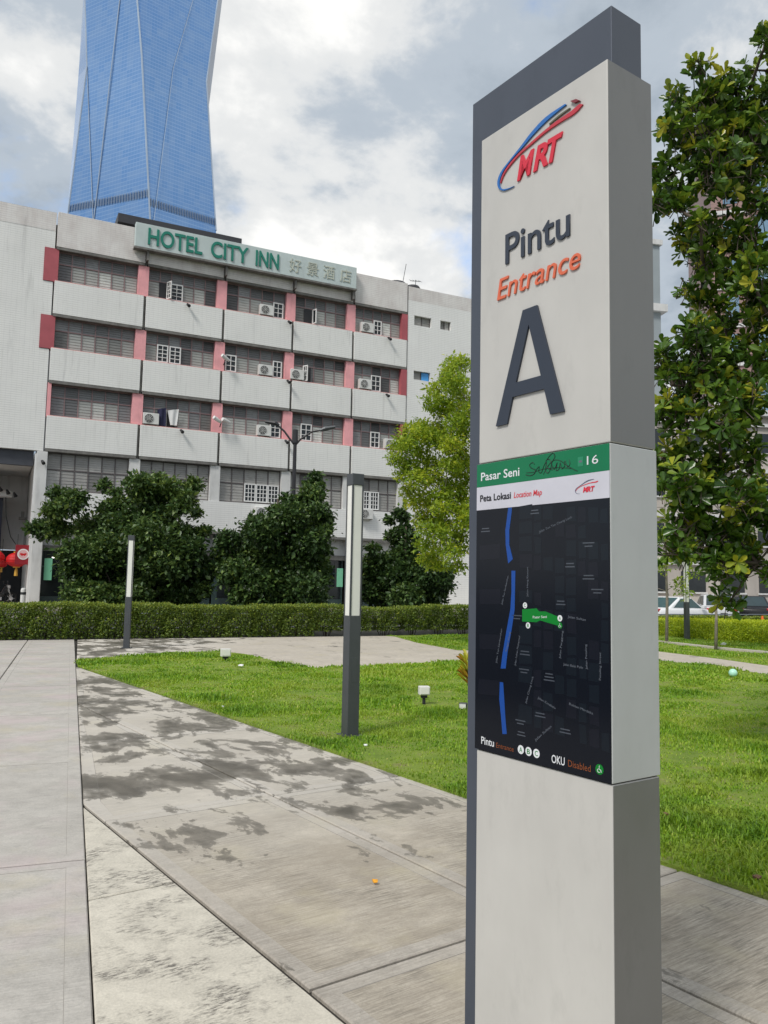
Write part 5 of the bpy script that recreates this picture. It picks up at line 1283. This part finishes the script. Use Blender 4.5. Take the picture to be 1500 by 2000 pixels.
while s_ < 3.2: shrub_at(hd1, s_, k, k % 2, random.uniform(0.92, 1.08), random.uniform(0.93, 1.05), HB); k += 1; s_ += 0.86
LOOSE = ['first loose hedge shrub, next to the end of the dense hedge', 'second loose hedge shrub, just left of the near lamp column', 'third loose hedge shrub, seen behind the near lamp column', 'fourth loose hedge shrub, right of the near lamp column', 'fifth loose hedge shrub, below the small sparse dark tree', 'sixth loose hedge shrub, below the yellow tree', 'seventh loose hedge shrub, closest to the left edge of the totem']
s_ += 0.1
for q in range(7):
    o = shrub_at(None, s_, q, 2 + q % 3, random.uniform(0.74, 0.92), random.uniform(0.9, 1.02), HB); o.name = 'hedge_shrub'
    tag(o, LOOSE[q], 'shrub', 'loose shrubs of the street hedge'); s_ += 0.99
hd2 = tag(empty('low_hedge', tuple(along(HB, 0, -0.48)), FA), 'dull low hedge behind the golden shrub bed, before the parked cars', 'hedge')
while s_ < 31: shrub_at(hd2, s_, k, k % 5, random.uniform(0.9, 1.1), random.uniform(0.58, 0.68), HB); k += 1; s_ += 0.95
# low street railing behind the hedge
M_RAIL = simple('railing_grey', (0.22, 0.25, 0.27), 0.5, 0.4)
fr = tag(empty('street_railing', tuple(along(HB, -10, -1.15)), FA), 'low grey metal railing running behind the hedge along the street', 'railing')
for z in (0.2, 0.42, 0.62): MB().tube([(0, 0, z), (42, 0, z)], 0.022, 6).build('rail', M_RAIL, fr)
for j in range(29): MB().tube([(j * 1.5, 0, -0.1), (j * 1.5, 0, 0.64)], 0.028, 6).build('post', M_RAIL, fr)
bxo('kerb_wall', 0, 42, 0.1, 0.25, -0.1, 0.22, simple('kerb_pale', (0.28, 0.28, 0.27), 0.8), fr)
# golden shrub bed
gold = tag(empty('golden_shrub_bed', (11.0, 25.4, 0), R(-62)), 'low clipped bed of bright golden green shrubs behind the sapling', 'shrubs')
gm = MB()
def gold_part(x, y, w, d, h, sd): 
    o = link('foliage', shrub_mesh(sd, w, d, h, int(2600 * w * d), 0.055, M_LF_GOLD, 0.03, 0.3, 0.5), gold, (x, y, 0))
gold_part(-2.9, 0.6, 2.2, 1.9, 0.56, 71); gold_part(-0.9, 0.8, 2.4, 2.6, 0.62, 72); gold_part(1.2, 1.0, 2.4, 2.9, 0.66, 73); gold_part(3.3, 1.1, 2.4, 2.9, 0.66, 74)
# red and yellow cordyline peeping past the totem
cp = tag(empty('cordyline_plant', (1.25, 11.33, 0.0)), 'small plant with upright yellow and reddish leaves at the left edge of the totem', 'plant')
MB().tube([(0, 0, 0), (0.02, 0, 0.28)], [0.035, 0.02], 7).build('stem', M_BARK, cp)
M_LF_TI = leaf_mat('leaf_cordyline', [(0.0, (0.36, 0.08, 0.02)), (0.25, (0.46, 0.26, 0.03)), (0.6, (0.50, 0.46, 0.04)), (1.0, (0.24, 0.36, 0.03))], 0.35, 0.4)
r_ = np.random.default_rng(8); n_ = 60; az_ = r_.uniform(0, 6.28, n_); el_ = r_.uniform(0.5, 1.4, n_)
pd = np.stack([np.cos(az_) * np.cos(el_), np.sin(az_) * np.cos(el_), np.sin(el_)], 1)
pp = np.stack([r_.normal(0, 0.02, n_), r_.normal(0, 0.02, n_), r_.uniform(0.15, 0.5, n_)], 1)
ll = r_.uniform(0.16, 0.32, n_)
link('foliage', leaves('foliage', pp, pd, rand_unit(r_, n_) * 0.3 + np.array([0, 0, 1.0]), ll, ll * 0.2, M_LF_TI, r_.random(n_), LEAF_O), cp)

# ================================================================== small things on the lawn
M_BOXL = simple('light_box', (0.70, 0.69, 0.66), 0.5, var=0.06, grime=0.2)
def garden_light(x, y, sz, stem, lab, rz, mat=M_BOXL):
    r = tag(empty('garden_light', (x, y, 0.0), rz), lab, 'garden light', 'small box lights on the lawn')
    bxo('housing', -sz / 2, sz / 2, -sz * 0.4, sz * 0.4, stem, stem + sz * 0.8, mat, r, bevel=0.01)
    bxo('lens', -sz * 0.4, sz * 0.4, -sz * 0.4 - 0.006, -sz * 0.4 + 0.002, stem + sz * 0.12, stem + sz * 0.68, M_DIFF, r)
    MB().tube([(0, 0, -0.05), (0, 0, stem + 0.01)], 0.022, 7).build('stake', M_DARKIN, r)
    bxo('bracket', -sz * 0.28, sz * 0.28, -sz * 0.2, sz * 0.2, stem - 0.04, stem, M_DARKIN, r)
garden_light(-3.11, 16.2, 0.19, 0.08, 'small white box light in the grass at the far back of the lawn', R(20))
garden_light(0.57, 10.7, 0.14, 0.13, 'small white box light on a dark stake near the plant by the totem', R(10))
garden_light(1.04, 10.25, 0.10, 0.02, 'small dark box light low in the grass against the totem edge', R(-15), M_POST)
def scrap(x, y, sz, mat, lab, cat='litter', z=0.04, seed=0, name='litter_scrap'):
    rs_ = random.Random(seed); b = MB(); n = 7
    pts = [(sz * rs_.uniform(0.6, 1) * math.cos(2 * math.pi * k / n), sz * rs_.uniform(0.6, 1) * math.sin(2 * math.pi * k / n)) for k in range(n)]
    b.v = [(px_, py_, rs_.uniform(0.0, sz * 0.5)) for px_, py_ in pts] + [(0, 0, sz * 0.55)] + [(px_ * 0.8, py_ * 0.8, -0.004) for px_, py_ in pts]
    for k in range(n): b.f += [(k, (k + 1) % n, n), (n + 1 + k, n + 1 + (k + 1) % n, (k + 1) % n, k)]
    b.f.append(tuple(n + 1 + n - 1 - k for k in range(n))); b.mi = [0] * len(b.f)
    return tag(b.build(name, mat, None, (x, y, z)), lab, cat, 'bits of litter')
M_LITW = simple('litter_white', (0.75, 0.75, 0.75), 0.6); M_LITO = simple('orange_peel', srgb(228, 160, 40), 0.6); M_LITLEAF = simple('dry_leaf', (0.16, 0.09, 0.05), 0.8)
scrap(-0.01, 4.37, 0.022, M_LITO, 'small orange scrap lying on the damp concrete slab', z=0.0, seed=1)
scrap(-2.56, 14.8, 0.06, M_LITW, 'white scrap in the grass near the far box light', seed=2)
scrap(-1.92, 9.95, 0.025, M_LITW, 'tiny white scrap at the lawn edge by the slabs', seed=3)
scrap(-0.13, 7.75, 0.025, M_LITW, 'tiny white scrap in the grass at the foot of the near lamp column', seed=4)
scrap(9.79, 23.2, 0.12, M_LITW, 'white scrap of paper by the kerb strip right of the sapling', seed=5)
scrap(2.02, 4.42, 0.03, M_LITLEAF, 'dry brown leaf at the lawn edge near the right border', seed=6, name='fallen_leaf')
scrap(1.95, 5.6, 0.025, M_LITLEAF, 'dry leaf in the grass right of the totem', seed=7, name='fallen_leaf')
bl_ = MB()
bl_.lathe([(0.075 * math.sin(math.pi * k / 12) + 1e-4, -0.075 * math.cos(math.pi * k / 12)) for k in range(13)], 20)
tag(bl_.build('ball', simple('aqua_ball', srgb(176, 226, 206), 0.35), None, (6.37, 14.7, 0.09), smooth=True), 'pale aqua ball lying in the grass right of the totem', 'ball')

# ================================================================== street life
M_TYRE = simple('tyre', (0.015, 0.015, 0.016), 0.8); M_RIM = simple('rim', (0.4, 0.4, 0.42), 0.35, 0.8); M_CGLASS = simple('car_glass', (0.03, 0.05, 0.055), 0.08); M_TAIL = simple('tail_lamp', (0.45, 0.03, 0.03), 0.25); M_HEAD = simple('head_lamp', (0.6, 0.6, 0.6), 0.1)
def car(loc, rz, paint, lab, tall=1.42, L=4.3, Wd=1.72, hatch=False, glass=None):
    r = tag(empty('parked_car', loc, rz), lab, 'car', 'cars parked beyond the hedge')
    hw = Wd / 2; h = tall; belt = h * 0.63
    # stations along the length: (x, z_low, z_deck, half width)
    rear = 0.30 if hatch else 0.95
    S = [(-L / 2, 0.42, 0.80, hw * 0.80), (-L / 2 + 0.12, 0.28, belt * 0.96, hw * 0.93), (-L / 2 + 0.6, 0.24, belt, hw), (0, 0.22, belt, hw), (L / 2 - 1.35, 0.24, belt * 0.97, hw), (L / 2 - 0.35, 0.26, belt * 0.80, hw * 0.94), (L / 2, 0.36, belt * 0.62, hw * 0.78)]
    b = MB(); rings = []
    for x, zl, zt, w_ in S:
        i0 = len(b.v); zm = (zl + zt) / 2
        for y, z in ((-w_ * 0.9, zl), (-w_, zm * 0.9), (-w_ * 0.98, zt * 0.93), (-w_ * 0.88, zt), (w_ * 0.88, zt), (w_ * 0.98, zt * 0.93), (w_, zm * 0.9), (w_ * 0.9, zl)): b.v.append((x, y, z))
        rings.append(i0)
    for p, q in zip(rings, rings[1:]):
        for k in range(8): b.f.append((p + k, p + (k + 1) % 8, q + (k + 1) % 8, q + k)[::-1])
    b.f.append(tuple(rings[0] + k for k in range(8))); b.f.append(tuple(rings[-1] + 7 - k for k in range(8))); b.mi = [0] * len(b.f)
    body = b.build('body', paint, r, smooth=True)
    xr0, xr1, xf1, xf0 = -L / 2 + rear * 0.6, -L / 2 + rear + 0.55, L / 2 - 2.2, L / 2 - 1.35
    c = MB(); t_ = hw * 0.74; bw = hw * 0.90
    V = [(xr0, -bw, belt - 0.02), (xf0, -bw, belt - 0.04), (xf0, bw, belt - 0.04), (xr0, bw, belt - 0.02), (xr1, -t_, h - 0.03), (xf1, -t_, h - 0.02), (xf1, t_, h - 0.02), (xr1, t_, h - 0.03)]
    c.v = V; c.f = [(4, 5, 6, 7), (0, 1, 5, 4), (1, 2, 6, 5), (2, 3, 7, 6), (3, 0, 4, 7)]; c.mi = [0] * 5
    c.build('cabin', paint, r, bevel=0.05)
    gm_ = glass or M_CGLASS
    def win(q, shr, off):
        q = [Vector(V[i]) for i in q]; ce = sum(q, Vector()) / 4; n = (q[1] - q[0]).cross(q[2] - q[0]).normalized()
        w2 = MB(); f_ = [ce + (p - ce) * shr + n * off for p in q]; g_ = [p - n * 0.02 for p in f_]
        w2.v = [tuple(p) for p in f_ + g_]; w2.f = [(0, 1, 2, 3), (7, 6, 5, 4)] + [(k, k + 4, (k + 1) % 4 + 4, (k + 1) % 4) for k in range(4)]; w2.mi = [0] * 6
        w2.build('window', gm_, r)
    win((1, 2, 6, 5), 0.86, 0.012); win((3, 0, 4, 7), 0.84, 0.012)
    for side in ((0, 1, 5, 4), (2, 3, 7, 6)):
        a, b2, c2, d2 = [Vector(V[i]) for i in side]
        n = (b2 - a).cross(c2 - a).normalized()
        for u0, u1 in ((0.10, 0.49), (0.53, 0.92)):
            q = []
            for u, v in ((u0, 0.10), (u1, 0.10), (u1, 0.86), (u0, 0.86)): q.append((a.lerp(b2, u)).lerp(d2.lerp(c2, u), v) + n * 0.012)
            w2 = MB(); w2.v = [tuple(p) for p in q] + [tuple(p - n * 0.02) for p in q]; w2.f = [(0, 1, 2, 3), (7, 6, 5, 4)] + [(k, k + 4, (k + 1) % 4 + 4, (k + 1) % 4) for k in range(4)]; w2.mi = [0] * 6
            w2.build('window', gm_, r)
    for x in (-L / 2 + 0.78, L / 2 - 0.85):
        for s in (-1, 1):
            w2 = MB(); w2.tube([(x, s * (hw - 0.2), 0.31), (x, s * (hw + 0.01), 0.31)], 0.31, 18); wo = w2.build('wheel', M_TYRE, r)
            w3 = MB(); w3.tube([(x, s * (hw - 0.02), 0.31), (x, s * (hw + 0.025), 0.31)], 0.2, 12); w3.build('rim', M_RIM, wo)
    for s in (-1, 1):
        y0, y1 = sorted((s * hw * 0.62, s * hw * 0.83)); bxo('tail_light', -L / 2 - 0.02, -L / 2 + 0.16, y0, y1, 0.74, 0.86, M_TAIL, r, bevel=0.02)
        bxo('headlight', L / 2 - 0.2, L / 2 - 0.02, y0, y1, belt * 0.56, belt * 0.70, M_HEAD, r, bevel=0.02)
        bxo('mirror', L / 2 - 1.75, L / 2 - 1.55, min(s * hw, s * (hw + 0.16)), max(s * hw, s * (hw + 0.16)), belt - 0.02, belt + 0.14, paint, r, bevel=0.03)
    bxo('number_plate', -L / 2 - 0.012, -L / 2 + 0.05, -0.26, 0.26, 0.52, 0.64, M_TYRE, r)
    return r
def paint(name, c): 
    m = simple(name, c, 0.25, 0.0, var=0.03); return m
P_WHITE, P_SIL, P_BLK = paint('white_paint', (0.72, 0.73, 0.74)), paint('silver_paint', (0.55, 0.56, 0.57)), paint('black_paint', (0.012, 0.012, 0.014))
car((13.4, 36.4, -0.09), FA + R(4), P_WHITE, 'white car with bluish side windows beside the right edge of the totem', 1.40, glass=simple('teal_glass', (0.035, 0.085, 0.09), 0.1))
car((16.4, 39.9, -0.09), FA + R(52), P_SIL, 'silver white hatchback seen from behind, next to the sapling trunk', 1.52, 3.9, hatch=True)
car((19.0, 42.0, -0.09), FA + R(50), P_BLK, 'black car with red tail lamp beyond the silver hatchback', 1.48, 4.1, hatch=True)
M_ORANGE = simple('orange_plastic', srgb(226, 100, 30), 0.5)
cn = tag(empty('traffic_cone', (13.9, 29.5, 0)), 'orange traffic cone glimpsed between leaves near the right border', 'cone')
c1 = MB(); c1.lathe([(0.15, 0.04), (0.03, 0.70)], 16); c1.build('cone_body', M_ORANGE, cn); bxo('cone_base', -0.2, 0.2, -0.2, 0.2, 0.0, 0.04, M_ORANGE, cn, bevel=0.01)
c2 = MB(); c2.lathe([(0.108, 0.30), (0.078, 0.46)], 16); c2.build('band', M_WHITEP, cn)

# motorcycles, lanterns and round sign in the passage
M_MOTO = simple('moto_black', (0.02, 0.02, 0.023), 0.35); M_CHROME = simple('chrome', (0.5, 0.5, 0.52), 0.25, 0.9)
def motorcycle(s, out_, rz, paintm, lab):
    r = tag(empty('motorcycle', tuple(along(P0, s, out_, 0.30)), rz), lab, 'motorcycle', 'motorcycles parked by the passage')
    for x in (-0.62, 0.62):
        ring = [(x + 0.25 * math.cos(2 * math.pi * k / 20), 0, 0.29 + 0.25 * math.sin(2 * math.pi * k / 20)) for k in range(21)]
        w_ = MB(); w_.tube(ring, 0.05, 7, cap=False); wo = w_.build('wheel', M_TYRE, r, smooth=True)
        h_ = MB(); h_.tube([(x, -0.06, 0.29), (x, 0.06, 0.29)], 0.09, 10)
        for k in range(5): a = 2 * math.pi * k / 5; h_.tube([(x, 0, 0.29), (x + 0.23 * math.cos(a), 0, 0.29 + 0.23 * math.sin(a))], 0.012, 4)
        h_.build('rim', M_CHROME, wo)
    MB().tube([(-0.62, 0, 0.62), (-0.2, 0, 0.55), (0.05, 0, 0.42), (0.25, 0, 0.48), (0.42, 0, 0.85)], [0.11, 0.15, 0.16, 0.12, 0.09], 8).build('body', paintm, r, smooth=True)
    MB().tube([(-0.72, 0, 0.76), (-0.45, 0, 0.77), (-0.1, 0, 0.72)], [0.07, 0.11, 0.09], 8).build('seat', M_MOTO, r, smooth=True)
    MB().box(-0.12, 0.2, -0.1, 0.1, 0.2, 0.42).build('engine', M_CHROME, r, bevel=0.03)
    for y in (-0.07, 0.07): MB().tube([(0.62, y, 0.29), (0.50, y, 0.7), (0.42, y, 0.92)], 0.022, 6).build('fork', M_CHROME, r)
    MB().tube([(0.34, -0.34, 0.98), (0.42, -0.15, 0.94), (0.42, 0.15, 0.94), (0.34, 0.34, 0.98)], 0.018, 6).build('handlebar', M_MOTO, r)
    MB().tube([(0.44, 0, 0.84), (0.56, 0, 0.84)], [0.1, 0.08], 10).build('headlight', M_HEAD, r)
    for y in (-0.3, 0.3): MB().tube([(0.36, y, 0.98), (0.34, y * 1.05, 1.12)], [0.008, 0.04], 6).build('mirror', M_MOTO, r)
    MB().tube([(-0.1, -0.14, 0.25), (-0.75, -0.16, 0.34)], [0.035, 0.05], 8).build('exhaust', M_CHROME, r)
motorcycle(-5.75, -2.6, FA + R(15), M_MOTO, 'black motorcycle parked nose right in the passage mouth beneath the lanterns')
motorcycle(-6.6, -3.6, FA + R(35), simple('moto_blue', (0.05, 0.06, 0.10), 0.3), 'dark blue motorcycle behind the black one at the left picture edge')
M_LANT = simple('red_lantern', srgb(196, 16, 24), 0.55, var=0.12); M_GOLD = simple('gold_trim', srgb(206, 160, 60), 0.5)
def lantern(s, out_, z, sc_, lab):
    r = tag(empty('paper_lantern', tuple(along(P0, s, out_, z)), FA), lab, 'lantern', 'red lanterns in the passage')
    b = MB(); prof = []
    for k in range(15):
        t = math.pi * (0.1 + 0.8 * k / 14); prof.append(((0.46 + (0.012 if k % 2 else 0)) * sc_ * math.sin(t), -0.34 * sc_ * math.cos(t)))
    b.lathe(prof, 22); b.build('shade', M_LANT, r, smooth=False)
    for z_ in (-0.37, 0.33): 
        c_ = MB(); c_.lathe([(0.15 * sc_, z_ * sc_), (0.15 * sc_, (z_ + 0.05) * sc_)], 14); c_.build('cap', M_GOLD, r)
    tz = MB(); tz.lathe([(0.03 * sc_, -0.37 * sc_), (0.07 * sc_, -0.5 * sc_), (0.08 * sc_, -0.75 * sc_)], 8); tz.build('tassel', M_GOLD, r)
    MB().tube([(0, 0, 0.38 * sc_), (0, 0, 1.2)], 0.012, 5).build('cord', M_DARKIN, r)
lantern(-5.02, -1.5, 2.42, 1.0, 'large red paper lantern hanging left of the round white emblem sign')
lantern(-5.98, -1.7, 2.5, 1.0, 'red paper lantern cut by the left picture edge')
lantern(-5.62, -3.2, 2.25, 0.55, 'smaller red lantern hanging between the two large ones')
rsn = tag(empty('round_emblem_sign', tuple(along(P0, -4.78, -0.8, 2.15)), FA), 'dark red board with a round white emblem beside the white corner column', 'sign')
bxo('board', -0.34, 0.34, 0, 0.06, 0.05, 0.95, simple('dark_red_board', srgb(140, 18, 34), 0.5), rsn, bevel=0.01)
def disc(rad, y, mat, nm): 
    b = MB(); b.plate([(rad * math.cos(k * math.pi / 14), 0.52 + rad * math.sin(k * math.pi / 14)) for k in range(28)], y, y + 0.012); b.build(nm, mat, rsn)
disc(0.25, -0.014, M_WHITEP, 'emblem_disc'); disc(0.2, -0.018, simple('emblem_pink', srgb(215, 170, 172), 0.6), 'emblem_ring')
bmk = MB(); bmk.plate([(-0.13, 0.50), (-0.05, 0.44), (0.0, 0.48), (0.05, 0.44), (0.13, 0.50), (0.13, 0.58), (0.0, 0.55), (-0.13, 0.58)], -0.022, -0.017); bmk.build('emblem_mark', M_LANT, rsn)
MB().tube([(0, 0.03, 0.94), (0, 0.03, 2.2)], 0.015, 5).build('hanger', M_DARKIN, rsn)
bpost = tag(empty('bollard', tuple(along(P0, -4.75, 1.2, 0.30))), 'pale bollard at the passage corner next to the motorcycles', 'bollard')
b_ = MB(); b_.lathe([(0.11, 0), (0.11, 0.75), (0.09, 0.82), (0.03, 0.85)], 14); b_.build('post', M_COLW, bpost)
b_ = MB(); b_.lathe([(0.115, 0.55), (0.115, 0.66)], 14); b_.build('band', M_DARKIN, bpost)
